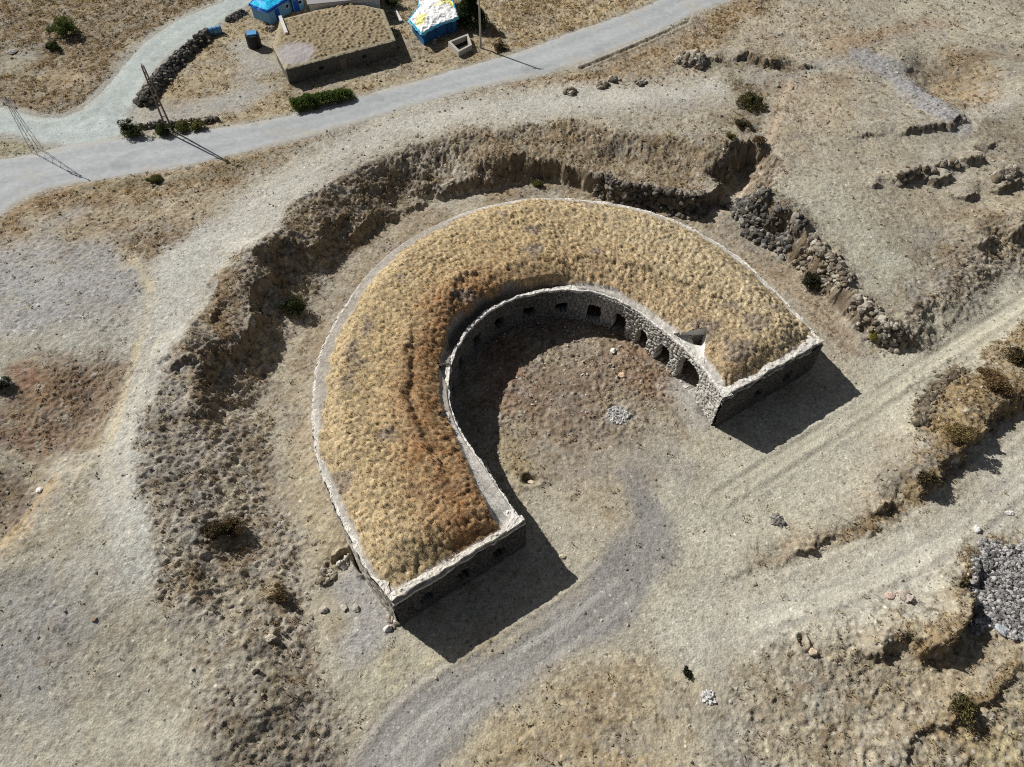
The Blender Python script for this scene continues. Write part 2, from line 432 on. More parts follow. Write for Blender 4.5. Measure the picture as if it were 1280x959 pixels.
paint([(1148, 520), (1165, 490), (1230, 440), (1300, 385), (1330, 440), (1240, 530), (1195, 575), (1150, 605), (1120, 620), (1160, 560)], 0.8, (138, 122, 96), 1.1, 1.8, soft=1.2)
paint([(1155, 480), (1200, 455)], 0.6, (118, 112, 104), 1.0, 0.2, w=1.3, soft=1)
paint([(1190, 520), (1200, 545), (1175, 530)], 1.2, (172, 146, 96), 0.9, 1.0, w=0.9, soft=1)
# courtyard
paint([(600, 420), (640, 385), (740, 370), (810, 410), (860, 470), (870, 500), (800, 540), (740, 570), (660, 560), (600, 520)], 0, (142, 124, 105), 1.0, 0.6, soft=4.5, post=0.3)
paint([(625, 430), (640, 470), (620, 500)], 0, (134, 96, 78), 1.0, 0.6, w=1.5, soft=2)
paint([(800, 440), (840, 470), (820, 490)], 0, (138, 104, 78), 1.0, 0.6, w=1.5, soft=2)
paint([(690, 480), (720, 500), (700, 530), (680, 500)], 0, (120, 100, 88), 0.6, 0.2, w=1.4, soft=2)
paint([(800, 470), (760, 430), (730, 410)], 0, (142, 110, 84), 0.9, 0.3, w=1.6, soft=1.6, a=0.8)
paint([(650, 620), (620, 570), (615, 510), (640, 520), (690, 590)], 0, (160, 142, 104), 0.8, 0.7, soft=2.5)
paint([(660, 560), (760, 560), (790, 600), (720, 640)], 0, (158, 140, 116), 0.4, 0.2, soft=2.5, a=0.8)
paint([(740, 590), (800, 570), (850, 600)], 0, (150, 142, 130), 0.2, 0.05, w=2, soft=2.5, a=0.8)
paint([(850, 485), (862, 500), (878, 520)], 0, (165, 160, 152), 0.15, 0.0, w=1.3, post=0.45, soft=0.8)
paint([(774, 519), (768, 519)], 0, (182, 180, 176), 0.5, 0.0, w=0.8, soft=0.7)
paint([(878, 512), (884, 517)], 0, (70, 67, 64), 0.2, 0.0, w=0.5, post=0.75, soft=0.6, a=0.85)
paint([(847, 517), (852, 518)], 0, (92, 88, 84), 0.2, 0.0, w=0.3, post=0.75, soft=0.6, a=0.7)
paint([(660, 598), (668, 603)], 0, (95, 82, 66), 0.5, 0.3, w=0.6, soft=0.5)
# verge of the roads
paint(None, 0, (158, 155, 146), 0.12, 0.0, mask=sstep(1.6, 0.2, dSide))
paint(None, 0, (160, 156, 148), 0.15, 0.05, mask=sstep(0.9, 0.1, dMain), a=0.8)
# broad mottling
for s, sc, col, r, t, th in ((101, 14, (138, 118, 92), 0.6, 0.5, 0.25), (131, 9, (176, 172, 158), 0.15, 0.0, 0.3), (161, 6, (146, 138, 126), 0.4, 0.1, 0.25)):
    n = fbm(GX, GY, sc, s, 4)
    paint(None, 0, col, r, t, mask=sstep(th - 0.1, th + 0.25, n), a=0.26)

# ------------------------------------------------------------------ fine terrain sheet
def axis(parts, far):
    a = [parts[0][0]]
    for s, e, st in parts:
        n = int(round((e - s) / st))
        a += list(np.linspace(s, e, n + 1)[1:])
    a = np.array(a)
    g = np.geomspace(3, far, 12)
    return np.r_[a[0] - g[::-1], a, a[-1] + g]


AX = axis([(-104, -60, 0.25), (-60, -44, 0.16), (-44, 46, 0.12), (46, 62, 0.16), (62, 104, 0.25)], 2500)
AY = axis([(-2, 6, 0.5), (6, 74, 0.12), (74, 110, 0.18), (110, 140, 0.26)], 2500)
FX, FY = np.meshgrid(AX, AY, indexing='ij')


def samp(G, x, y):
    fx = np.clip((x - cxs[0]) / CS, 0, len(cxs) - 1.001)
    fy = np.clip((y - cys[0]) / CS, 0, len(cys) - 1.001)
    ix = fx.astype(int)
    iy = fy.astype(int)
    u = fx - ix
    v = fy - iy
    if G.ndim == 3:
        u = u[..., None]
        v = v[..., None]
    return (G[ix, iy] * (1 - u) + G[ix + 1, iy] * u) * (1 - v) + (G[ix, iy + 1] * (1 - u) + G[ix + 1, iy + 1] * u) * v


keep = np.minimum(sstep(0.3, 2.5, samp(dFort, FX, FY)), sstep(0.0, 2.5, samp(np.minimum(dMain, dSide), FX, FY)))
_wa = 0.3 + 0.7 * sstep(0.1, 0.45, samp(ROU, FX, FY))
wx = _wa * (fbm(FX, FY, 5, 41, 3) * 1.6 + fbm(FX, FY, 1.2, 45, 3) * 0.7)
wy = _wa * (fbm(FX, FY, 5, 51, 3) * 1.6 + fbm(FX, FY, 1.2, 55, 3) * 0.7)
WX, WY = FX + wx * keep, FY + wy * keep
FH = samp(H, FX + 0.6 * wx * keep, FY + 0.6 * wy * keep)
_gx, _gy = np.gradient(FH, AX, AY)
steep = sstep(0.42, 1.1, np.hypot(_gx, _gy)) * keep
FC = samp(RGB, WX, WY)
FR = samp(ROU, WX, WY)
FT = samp(TUF, WX, WY)
roadm = samp(road_m, FX, FY)
FR = FR * (1 - roadm)
FT = FT * (1 - roadm)
inside = samp(dFort, FX, FY) < -0.6
FR = np.where(inside, 0.05, FR)
FR = np.clip(FR + 0.5 * steep, 0, 1.1)
n1 = fbm(FX, FY, 1.6, 61, 4)
n2 = fbm(FX, FY, 0.45, 71, 3)
n4 = fbm(FX, FY, 0.8, 73, 3)
n5 = fbm(FX, FY, 0.8, 75, 3)
f1, f2, cv = worley(FX + 0.4 * n4, FY + 0.4 * n5, 0.55, 81)
clump = np.clip(0.6 - f1, 0, 1) * (0.15 + 1.3 * cv ** 2)
rf1, rf2, rcv = worley(FX + 0.2 * n1, FY, 0.34, 83)
cl_m = sstep(0.35, 0.9, FR)
FH = FH + FR * (0.10 * n1 + 0.055 * n2) + cl_m * (0.27 * clump - 0.05) * (0.45 + 0.55 * sstep(-0.3, 0.4, n1))
nf = fbm(FX, FY, 0.30, 77, 2)
w3a, w3b, w3c = worley(FX + 0.25 * n5, FY + 0.25 * n4, 0.33, 87)
rg = 1 - np.abs(fbm(FX, FY, 0.9, 78, 4, 0.65)) * 2.4
FH = FH + FR * 0.11 * rg
FH = FH + (0.026 * n2 + 0.036 * nf) * (1 - roadm) * (0.55 + 0.6 * np.clip(FR, 0, 1)) + FR * 0.05 * nf
FH = FH + cl_m * 0.17 * np.clip(0.6 - w3a, 0, 1) * (0.1 + 1.4 * w3c ** 2) + steep * (0.36 * n1 + 0.32 * (0.5 - w3a) + 0.16 * n2 + 0.2 * rg)
# small stones poking out
stone = (rcv > 0.978 - 0.035 * FR) & (rf1 < 0.28 + 0.2 * rcv) & (roadm < 0.3) & (~inside)
FH = FH + np.where(stone, 0.10 * (0.4 - rf1) * (0.6 + FR), 0)
# ruts in the tracks
FH = FH - 0.05 * sstep(0.85, 1.0, roadm)
def rut(px, z, w, depth, tint, a=0.8, off=0.0):
    global FH, FC
    P = smooth_line(unp(px, z), 2)
    if off:
        T = np.gradient(P, axis=0)
        T /= np.linalg.norm(T, axis=1)[:, None]
        P = P + np.c_[-T[:, 1], T[:, 0]] * off
    i0, i1 = np.searchsorted(AX, P[:, 0].min() - 2), np.searchsorted(AX, P[:, 0].max() + 2)
    j0, j1 = np.searchsorted(AY, P[:, 1].min() - 2), np.searchsorted(AY, P[:, 1].max() + 2)
    sl = (slice(i0, i1), slice(j0, j1))
    d, _ = dist_line(P[::2], FX[sl] + 0.25 * n1[sl], FY[sl] + 0.25 * n1[sl])
    m = np.exp(-(d / w) ** 2) * np.clip(0.75 + 0.7 * vnoise(FX[sl], FY[sl], 2.2, 333), 0, 1)
    sh = np.exp(-((d - 1.6 * w) / (0.8 * w)) ** 2)
    FH[sl] = FH[sl] - depth * m + 0.5 * depth * sh
    m = (m * a)[..., None]
    FC[sl] = FC[sl] * (1 - m) + lin(tint) * m


# colour variation in the soil itself
m1 = 1 + 0.12 * fbm(FX, FY, 2.4, 91, 4) + 0.12 * n2 * (0.5 + FR) + 0.16 * nf + 0.13 * np.random.default_rng(3).normal(size=FX.shape).clip(-2, 2)
veg = sstep(0.05, 0.35, fbm(FX, FY, 1.1, 95, 4) + 0.35 * (FT - 0.5)) * FT
_l = (FC @ np.array([0.21, 0.72, 0.07]))[..., None]
FC = FC + (_l - FC) * 0.16
FC = FC * m1[..., None]
_bare = 1 - sstep(0.15, 0.6, FR)
for _sd, _sc, _c, _t0, _t1, _a in ((201, 2.6, (128, 112, 88), 0.10, 0.32, 0.50), (211, 1.5, (186, 176, 150), 0.08, 0.3, 0.42), (221, 3.4, (146, 144, 140), 0.10, 0.35, 0.45),
                                   (231, 1.1, (120, 98, 74), 0.18, 0.36, 0.50), (241, 0.9, (196, 188, 168), 0.2, 0.4, 0.4)):
    _m = sstep(_t0, _t1, fbm(FX, FY, _sc, _sd, 5, 0.62)) * _a * (0.32 + 0.75 * FR) * (1 - roadm)
    FC = FC + (lin(_c) * (0.6 + 0.4 * (FC.mean(-1) / 0.33))[..., None] - FC) * np.clip(_m, 0, 1)[..., None]
for _m, _c in POST:
    _mm = (samp(_m, WX, WY) * (1 - roadm))[..., None]
    FC = FC + (lin(_c) * m1[..., None] - FC) * _mm
TA = [(1400, 290), (1290, 378), (1180, 446), (1090, 508), (1020, 552), (960, 590), (900, 628)]
TB = [(1400, 510), (1290, 596), (1190, 678), (1110, 722), (1020, 758), (940, 780)]
for off_ in (-0.9, 0.9):
    rut(TA, 0, 0.28, 0.06, (150, 144, 128), 0.75, off_)
    rut(TB, 0, 0.30, 0.06, (152, 148, 140), 0.7, off_ * 1.1)
    rut(TB, 0, 0.25, 0.04, (196, 190, 174), 0.6, off_ * 1.1 - 2.4)
rut([(443, 692), (449, 702), (456, 713)], 0, 0.28, 1.0, (120, 112, 100), 0.4)
rut([(422, 700), (430, 694), (434, 693)], 0, 0.28, 1.2, (110, 100, 88), 0.4)
rut([(660, 600), (668, 600)], 0, 0.42, 0.5, (96, 84, 70), 0.5)
rut([(998, 802), (1000, 808)], 0, 0.26, 0.9, (110, 96, 80), 0.4)
rut([(724, 85), (780, 62), (830, 40), (860, 26)], PZ, 0.3, 0.2, (120, 104, 82), 0.4, -0.4)
rut(TA, 0, 0.4, 0.0, (194, 187, 166), 0.7, 0.0)
rut(TB, 0, 0.5, 0.0, (196, 191, 176), 0.7, 0.0)
RD = [(455, 1010), (500, 925), (560, 872), (640, 822), (720, 770), (775, 725)]
for off_, c_ in ((-1.6, (176, 172, 164)), (0.2, (182, 178, 170)), (1.5, (138, 134, 130)), (2.3, (176, 170, 160))):
    rut(RD, 0, 0.3, 0.03, c_, 0.6, off_)
PT = [(160, 318), (184, 350), (190, 385), (168, 435), (146, 490), (130, 545)]
rut(PT, PZ, 0.45, 0.03, (196, 182, 152), 0.8)
rut([(200, 420), (170, 470), (155, 530), (152, 600), (160, 680)], PZ, 0.35, 0.03, (192, 186, 170), 0.7)
rut([(236, 452), (262, 500), (300, 548), (345, 610)], 2.0, 0.3, 0.03, (158, 142, 124), 0.7)
rut([(985, 104), (972, 140), (958, 180), (938, 222)], PZ - 0.3, 0.5, 0.03, (196, 176, 152), 0.7)
rut([(250, 300), (300, 262), (360, 226), (430, 192)], PZ, 0.5, 0.03, (188, 184, 174), 0.6)
rut([(70, 596), (40, 640), (5, 684)], PZ - 1, 0.35, 0.02, (184, 158, 120), 0.7)
FC = FC + (lin((104, 90, 74)) * (0.8 + 0.25 * rg[..., None] + 0.35 * (cv[..., None] - 0.5)) - FC) * (0.72 * steep[..., None])
vegc = lin((134, 116, 88)) * (0.75 + 0.6 * cv[..., None])
FC = FC * (1 - 0.5 * veg[..., None]) + vegc * 0.5 * veg[..., None]
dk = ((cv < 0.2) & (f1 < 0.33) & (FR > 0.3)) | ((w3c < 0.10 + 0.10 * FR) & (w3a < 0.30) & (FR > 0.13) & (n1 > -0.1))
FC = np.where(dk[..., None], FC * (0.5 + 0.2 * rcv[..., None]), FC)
FC = FC * 1.03 * np.array([1.0, 1.01, 1.0])
FC = np.where(stone[..., None], lin((186, 178, 164)) * (0.55 + 0.45 * vnoise(FX, FY, 0.6, 97)[..., None] ** 2 + 0.1), FC)
FC = np.clip(FC, 0.01, 0.9)


def grid_faces(nx, ny, off=0):
    i = np.arange(nx - 1)[:, None] * ny + np.arange(ny - 1)[None, :]
    return np.stack([i, i + ny, i + ny + 1, i + 1], -1).reshape(-1, 4) + off


def mesh_np(name, V, Fq, mat, parent=None, color=None, smooth=True):
    """quads or triangles (one kind) from numpy arrays"""
    V = np.asarray(V, np.float32).reshape(-1, 3)
    Fq = np.asarray(Fq, np.int32)
    k = Fq.shape[1]
    me = bpy.data.meshes.new(name)
    me.vertices.add(len(V))
    me.vertices.foreach_set('co', V.ravel())
    me.loops.add(Fq.size)
    me.loops.foreach_set('vertex_index', Fq.ravel())
    me.polygons.add(len(Fq))
    me.polygons.foreach_set('loop_start', np.arange(0, Fq.size, k, dtype=np.int32))
    me.polygons.foreach_set('loop_total', np.full(len(Fq), k, np.int32))
    me.polygons.foreach_set('use_smooth', np.full(len(Fq), smooth))
    me.update(calc_edges=True)
    if color is not None:
        at = me.attributes.new('tint', 'FLOAT_COLOR', 'POINT')
        c = np.ones((len(V), 4), np.float32)
        c[:, :3] = np.asarray(color).reshape(-1, 3)
        at.data.foreach_set('color', c.ravel())
    me.materials.append(mat)
    o = bpy.data.objects.new(name, me)
    COL.objects.link(o)
    if parent is not None:
        o.parent = parent
        o.matrix_parent_inverse = parent.matrix_world.inverted() if False else o.matrix_parent_inverse
    return o


def tag(o, label, cat, group=None):
    o['label'] = label
    o['category'] = cat
    if group:
        o['group'] = group
    return o


def empty(name, loc, label, cat, group=None, rz=0.0):
    o = bpy.data.objects.new(name, None)
    o.empty_display_size = 0.5
    o.location = loc
    o.rotation_euler = (0, 0, rz)
    COL.objects.link(o)
    return tag(o, label, cat, group)


# ------------------------------------------------------------------ materials
def mat_attr(name, var=0.25, nscale=6.0, bump_s=0.25, bump_d=0.02, rough=0.95, fine=40.0, speck=0):
    """vertex tint broken up by two noises, with bump"""
    m = bpy.data.materials.new(name)
    m.use_nodes = True
    nt = m.node_tree
    b = nt.nodes['Principled BSDF']
    b.inputs['Roughness'].default_value = rough
    b.inputs['Specular IOR Level'].default_value = 0.15
    at = nt.nodes.new('ShaderNodeAttribute')
    at.attribute_name = 'tint'
    tc = nt.nodes.new('ShaderNodeNewGeometry')
    n1_ = nt.nodes.new('ShaderNodeTexNoise')
    n1_.inputs['Scale'].default_value = nscale
    n1_.inputs['Detail'].default_value = 6
    n1_.inputs['Roughness'].default_value = 0.7
    nt.links.new(tc.outputs['Position'], n1_.inputs['Vector'])
    mr = nt.nodes.new('ShaderNodeMapRange')
    mr.inputs['From Min'].default_value = 0.3
    mr.inputs['From Max'].default_value = 0.7
    mr.inputs['To Min'].default_value = 1 - var
    mr.inputs['To Max'].default_value = 1 + var
    nt.links.new(n1_.outputs['Fac'], mr.inputs['Value'])
    mul = nt.nodes.new('ShaderNodeVectorMath')
    mul.operation = 'SCALE'
    nt.links.new(at.outputs['Color'], mul.inputs[0])
    nt.links.new(mr.outputs[0], mul.inputs['Scale'])
    nt.links.new(mul.outputs[0], b.inputs['Base Color'])
    if speck:
        n3 = nt.nodes.new('ShaderNodeTexNoise')
        n3.inputs['Scale'].default_value = 9.0
        n3.inputs['Detail'].default_value = 4
        n3.inputs['Roughness'].default_value = 0.75
        nt.links.new(tc.outputs['Position'], n3.inputs['Vector'])
        m3 = nt.nodes.new('ShaderNodeMapRange')
        m3.inputs['From Min'].default_value = 0.33
        m3.inputs['From Max'].default_value = 0.67
        m3.inputs['To Min'].default_value = 0.72
        m3.inputs['To Max'].default_value = 1.28
        nt.links.new(n3.outputs['Fac'], m3.inputs['Value'])
        vo = nt.nodes.new('ShaderNodeTexVoronoi')
        vo.inputs['Scale'].default_value = speck
        nt.links.new(tc.outputs['Position'], vo.inputs['Vector'])
        sp = nt.nodes.new('ShaderNodeSeparateColor')
        nt.links.new(vo.outputs['Color'], sp.inputs[0])
        # spot radius grows with the cell's random value: most cells stay empty
        rr = nt.nodes.new('ShaderNodeMapRange')
        rr.inputs['From Min'].default_value = 0.6
        rr.inputs['From Max'].default_value = 1.0
        rr.inputs['To Max'].default_value = 0.42
        nt.links.new(sp.outputs[0], rr.inputs['Value'])
        lt = nt.nodes.new('ShaderNodeMath')
        lt.operation = 'LESS_THAN'
        nt.links.new(vo.outputs['Distance'], lt.inputs[0])
        nt.links.new(rr.outputs[0], lt.inputs[1])
        tone = nt.nodes.new('ShaderNodeMapRange')
        tone.inputs['To Min'].default_value = 0.35
        tone.inputs['To Max'].default_value = 1.6
        nt.links.new(sp.outputs[1], tone.inputs['Value'])
        mx = nt.nodes.new('ShaderNodeMix')
        mx.inputs[2].default_value = 1.0
        nt.links.new(lt.outputs[0], mx.inputs[0])
        nt.links.new(tone.outputs[0], mx.inputs[3])
        f_ = nt.nodes.new('ShaderNodeMath')
        f_.operation = 'MULTIPLY'
        nt.links.new(mx.outputs[0], f_.inputs[0])
        nt.links.new(m3.outputs[0], f_.inputs[1])
        mul2 = nt.nodes.new('ShaderNodeVectorMath')
        mul2.operation = 'SCALE'
        nt.links.new(mul.outputs[0], mul2.inputs[0])
        nt.links.new(f_.outputs[0], mul2.inputs['Scale'])
        nt.links.new(mul2.outputs[0], b.inputs['Base Color'])
    n2_ = nt.nodes.new('ShaderNodeTexNoise')
    n2_.inputs['Scale'].default_value = fine
    n2_.inputs['Detail'].default_value = 3
    nt.links.new(tc.outputs['Position'], n2_.inputs['Vector'])
    bp = nt.nodes.new('ShaderNodeBump')
    bp.inputs['Strength'].default_value = bump_s
    bp.inputs['Distance'].default_value = bump_d
    nt.links.new(n2_.outputs['Fac'], bp.inputs['Height'])
    nt.links.new(bp.outputs[0], b.inputs['Normal'])
    return m


def mat_col(name, col, var=0.15, nscale=4.0, rough=0.8, col2=None, metal=0.0, bump_s=0.2, bump_d=0.02, stretch=None):
    m = bpy.data.materials.new(name)
    m.use_nodes = True
    nt = m.node_tree
    b = nt.nodes['Principled BSDF']
    b.inputs['Roughness'].default_value = rough
    b.inputs['Metallic'].default_value = metal
    b.inputs['Specular IOR Level'].default_value = 0.25
    tc = nt.nodes.new('ShaderNodeNewGeometry')
    src = tc.outputs['Position']
    if stretch:
        mp = nt.nodes.new('ShaderNodeMapping')
        mp.inputs['Scale'].default_value = stretch
        nt.links.new(src, mp.inputs['Vector'])
        src = mp.outputs[0]
    n1_ = nt.nodes.new('ShaderNodeTexNoise')
    n1_.inputs['Scale'].default_value = nscale
    n1_.inputs['Detail'].default_value = 6
    n1_.inputs['Roughness'].default_value = 0.65
    nt.links.new(src, n1_.inputs['Vector'])
    r = nt.nodes.new('ShaderNodeValToRGB')
    c = lin(col)
    c2 = lin(col2) if col2 else c * (1 + var)
    r.color_ramp.elements[0].position = 0.3
    r.color_ramp.elements[1].position = 0.7
    r.color_ramp.elements[0].color = (*(c * (1 - var)), 1)
    r.color_ramp.elements[1].color = (*np.clip(c2, 0, 1), 1)
    nt.links.new(n1_.outputs['Fac'], r.inputs[0])
    nt.links.new(r.outputs[0], b.inputs['Base Color'])
    bp = nt.nodes.new('ShaderNodeBump')
    bp.inputs['Strength'].default_value = bump_s
    bp.inputs['Distance'].default_value = bump_d
    nt.links.new(n1_.outputs['Fac'], bp.inputs['Height'])
    nt.links.new(bp.outputs[0], b.inputs['Normal'])
    return m


M_ground = mat_attr('dry_soil', 0.2, 3.0, 0.8, 0.08, 0.97, 6.0, 3.2)
M_roof = mat_attr('dry_turf', 0.2, 4.0, 0.7, 0.06, 0.97, 9.0, 5.0)
M_stone = mat_attr('weathered_stone', 0.22, 5.0, 0.6, 0.04, 0.93, 12.0, 9.0)
M_grass = mat_attr('dry_grass_blades', 0.15, 3.0, 0.0, 0.01, 0.9, 30.0)
_nt = M_grass.node_tree
_p = _nt.nodes['Principled BSDF']
_tr = _nt.nodes.new('ShaderNodeBsdfTranslucent')
_mixs = _nt.nodes.new('ShaderNodeMixShader')
_mixs.inputs[0].default_value = 0.45
_nt.links.new(_p.inputs['Base Color'].links[0].from_socket, _tr.inputs['Color'])
_nt.links.new(_p.outputs[0], _mixs.inputs[1])
_nt.links.new(_tr.outputs[0], _mixs.inputs[2])
_nt.links.new(_mixs.outputs[0], _nt.nodes['Material Output'].inputs[0])
M_road = mat_attr('worn_asphalt', 0.14, 1.6, 0.25, 0.03, 0.9, 12.0)
M_gravel = mat_attr('limestone_gravel', 0.14, 1.4, 0.35, 0.04, 0.95, 10.0, 4.0)

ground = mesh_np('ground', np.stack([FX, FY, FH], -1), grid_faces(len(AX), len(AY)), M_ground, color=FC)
ground['kind'] = 'structure'


def gz(x, y):
    """height of the finished ground"""
    x = np.atleast_1d(np.asarray(x, float))
    y = np.atleast_1d(np.asarray(y, float))
    ix = np.clip(np.searchsorted(AX, x) - 1, 0, len(AX) - 2)
    iy = np.clip(np.searchsorted(AY, y) - 1, 0, len(AY) - 2)
    u = (x - AX[ix]) / (AX[ix + 1] - AX[ix])
    v = (y - AY[iy]) / (AY[iy + 1] - AY[iy])
    return (FH[ix, iy] * (1 - u) + FH[ix + 1, iy] * u) * (1 - v) + (FH[ix, iy + 1] * (1 - u) + FH[ix + 1, iy + 1] * u) * v


def at(px, py):
    z = 2.0
    for _ in range(12):
        p = unp((px, py), z)[0]
        z = 0.5 * z + 0.5 * float(gz(p[0], p[1])[0])
    return float(p[0]), float(p[1]), z


# roads: draped sheets clipped to their outlines
def road_sheet(name, poly, mat, lift, c0, c1, cell=0.2):
    x0, y0 = np.maximum(poly.min(0) - 0.5, (-150, 20))
    x1, y1 = np.minimum(poly.max(0) + 0.5, (150, 170))
    xs = np.arange(x0, x1, cell)
    ys = np.arange(y0, y1, cell)
    X, Y = np.meshgrid(xs, ys, indexing='ij')
    d = sdf_poly(poly, X, Y)
    d = d + 0.38 * fbm(X, Y, 1.2, 301, 4) + 0.10 * fbm(X, Y, 6, 305, 2)
    gx, gy = np.gradient(d, cell)
    g2 = gx * gx + gy * gy + 1e-3
    keepv = d < cell * 0.7
    mv = (d > -cell * 0.6) & keepv
    X = np.where(mv, X - d * gx / g2, X)
    Y = np.where(mv, Y - d * gy / g2, Y)
    Z = (PZ + 0.1) + lift + 0.012 * fbm(X, Y, 5, 311, 2) - 0.035 * sstep(-0.55, 0.0, d)
    F_ = grid_faces(len(xs), len(ys))
    ok = keepv.ravel()[F_].all(1)
    F_ = F_[ok]
    used = np.unique(F_)
    remap = np.full(X.size, -1)
    remap[used] = np.arange(len(used))
    V = np.stack([X, Y, Z], -1).reshape(-1, 3)[used]
    # worn wheel lines and dust follow the road's edges
    dn = -d + 0.25 * fbm(X, Y, 7, 315, 3)
    t = 1 + 0.07 * np.sin(dn * 2.1 + 0.6) + 0.10 * fbm(X, Y, 4, 317, 4) + 0.06 * fbm(X, Y, 0.5, 319, 2)
    cx_ = lin(c0)[None, None, :] * t[..., None]
    dust = np.clip(sstep(1.3, 0.1, -d) * (0.6 + 0.9 * fbm(X, Y, 1.6, 321, 3)) + 0.5 * sstep(0.25, 0.6, fbm(X, Y, 6, 323, 3)), 0, 1)
    cx_ = cx_ + (lin(c1) - cx_) * dust[..., None]
    pat = sstep(0.35, 0.45, fbm(X, Y, 3.5, 327, 3))
    cx_ = cx_ * (1 - 0.12 * pat[..., None])
    o = mesh_np(name, V, remap[F_], mat, color=np.clip(cx_.reshape(-1, 3)[used], 0, 1))
    o['kind'] = 'structure'
    return o


road_sheet('road', main_w, M_road, 0.035, (170, 173, 174), (176, 170, 157))
road_sheet('side_road', side_w, M_gravel, 0.015, (176, 183, 179), (168, 166, 154))

# ------------------------------------------------------------------ fort
fort = empty('fort', (0, 0, 0), 'horseshoe-shaped stone fort with a thick roof of golden dry grass around an open courtyard', 'fort')
NT = 760
OUT = resample(outer_w, NT)
INN = resample(inner_w, NT)


def masonry(s, z, seed, sc=0.42):
    """relief (m) and tint factor of rubble courses"""
    row = np.floor(z / (sc * 0.62) + 0.4 * vnoise(s, z, 2.0, seed))
    a, b, c = worley(s + row * 0.37 + 0.12 * fbm(s, z, 0.8, seed + 1, 2), z * 1.6, sc * (1.0), seed + 3, 0.95)
    edge = b - a
    rel = 0.16 * sstep(0.0, 0.3, edge) + 0.10 * (c - 0.5)
    tint = np.where(edge < 0.10, 0.32, 0.75 + 0.5 * c)
    return rel, tint


def wall_strip(name, line, z0, z1, out_sign, base_col, holes=(), reveal=0.9, cell=0.075, seed=500, parent=fort, batter=0.03, top_rag=0.0, lit_tint=None):
    L = np.r_[0, np.cumsum(np.hypot(*np.diff(line, axis=0).T))]
    ns = max(8, int(L[-1] / cell))
    P = resample(line, ns)
    T = np.gradient(P, axis=0)
    T /= np.linalg.norm(T, axis=1)[:, None]
    N = np.c_[T[:, 1], -T[:, 0]] * out_sign
    s = np.linspace(0, L[-1], ns)
    nz = int((z1 - z0) / cell) + 1
    zz = np.linspace(z0, z1, nz)
    S, Z = np.meshgrid(s, zz, indexing='ij')
    rel, tint = masonry(S, Z, seed)
    topz = z1 - top_rag * np.clip(0.5 + fbm(S, S * 0, 1.3, seed + 9, 3), 0, 1)
    Z = np.minimum(Z, topz)
    off = rel + batter * (z1 - Z) + 0.10 * fbm(S, Z, 1.6, seed + 5, 4)
    X = P[:, 0][:, None] + N[:, 0][:, None] * off
    Y = P[:, 1][:, None] + N[:, 1][:, None] * off
    V = np.stack([X, Y, Z], -1).reshape(-1, 3)
    Fq = grid_faces(ns, nz)
    if out_sign > 0:
        Fq = Fq[:, ::-1]
    cs = S.ravel()[Fq].mean(1)
    cz = Z.ravel()[Fq].mean(1)
    hole = np.zeros(len(Fq), bool)
    jag = 0.12 * fbm(cs, cz, 0.5, seed + 7, 2)
    for (sc_, w_, b_, t_, arch) in holes:
        dx = np.abs(cs - sc_) + jag
        top = t_ - (arch * w_ / 2 * (1 - np.sqrt(np.clip(1 - (2 * (cs - sc_) / w_) ** 2, 0, 1))))
        hole |= (dx < w_ / 2) & (cz > b_ + jag * 0.5) & (cz < top + jag)
    solid = Fq[~hole]
    colr = lin(base_col)[None, :] * tint.ravel()[:, None]
    if lit_tint is not None:
        colr = colr * (lit_tint(S.ravel() / L[-1]))[:, None]
    colr = colr * (1 + 0.12 * fbm(S.ravel(), Z.ravel(), 1.5, seed + 11, 3))[:, None]
    # reveals round the holes: edges used once and not on the border of the sheet
    E = np.concatenate([solid[:, [0, 1]], solid[:, [1, 2]], solid[:, [2, 3]], solid[:, [3, 0]]])
    key = np.sort(E, 1)
    _, idx, cnt = np.unique(key[:, 0].astype(np.int64) * len(V) + key[:, 1], return_index=True, return_counts=True)
    be = E[idx[cnt == 1]]
    ia, ib = be[:, 0] // nz, be[:, 1] // nz
    ja, jb = be[:, 0] % nz, be[:, 1] % nz
    border = ((ia == 0) & (ib == 0)) | ((ia == ns - 1) & (ib == ns - 1)) | ((ja == 0) & (jb == 0)) | ((ja == nz - 1) & (jb == nz - 1))
    be = be[~border]
    uv = np.unique(be)
    if len(uv):
        back = V[uv].copy()
        back[:, 0] -= N[uv // nz, 0] * reveal
        back[:, 1] -= N[uv // nz, 1] * reveal
        mp = {int(a): len(V) + i for i, a in enumerate(uv)}
        q = np.array([[b, a, mp[int(a)], mp[int(b)]] for a, b in be])
        V = np.vstack([V, back])
        colr = np.vstack([colr, colr[uv]])
        solid = np.vstack([solid, q])
    return mesh_np(name, V, solid, M_stone, parent, np.clip(colr, 0, 1))


def line_s(line, px, z):
    """arc length along the line nearest to a pixel seen at height z"""
    p = unp(px, z)[0]
    L = np.r_[0, np.cumsum(np.hypot(*np.diff(line, axis=0).T))]
    return L[np.argmin(np.hypot(line[:, 0] - p[0], line[:, 1] - p[1]))]


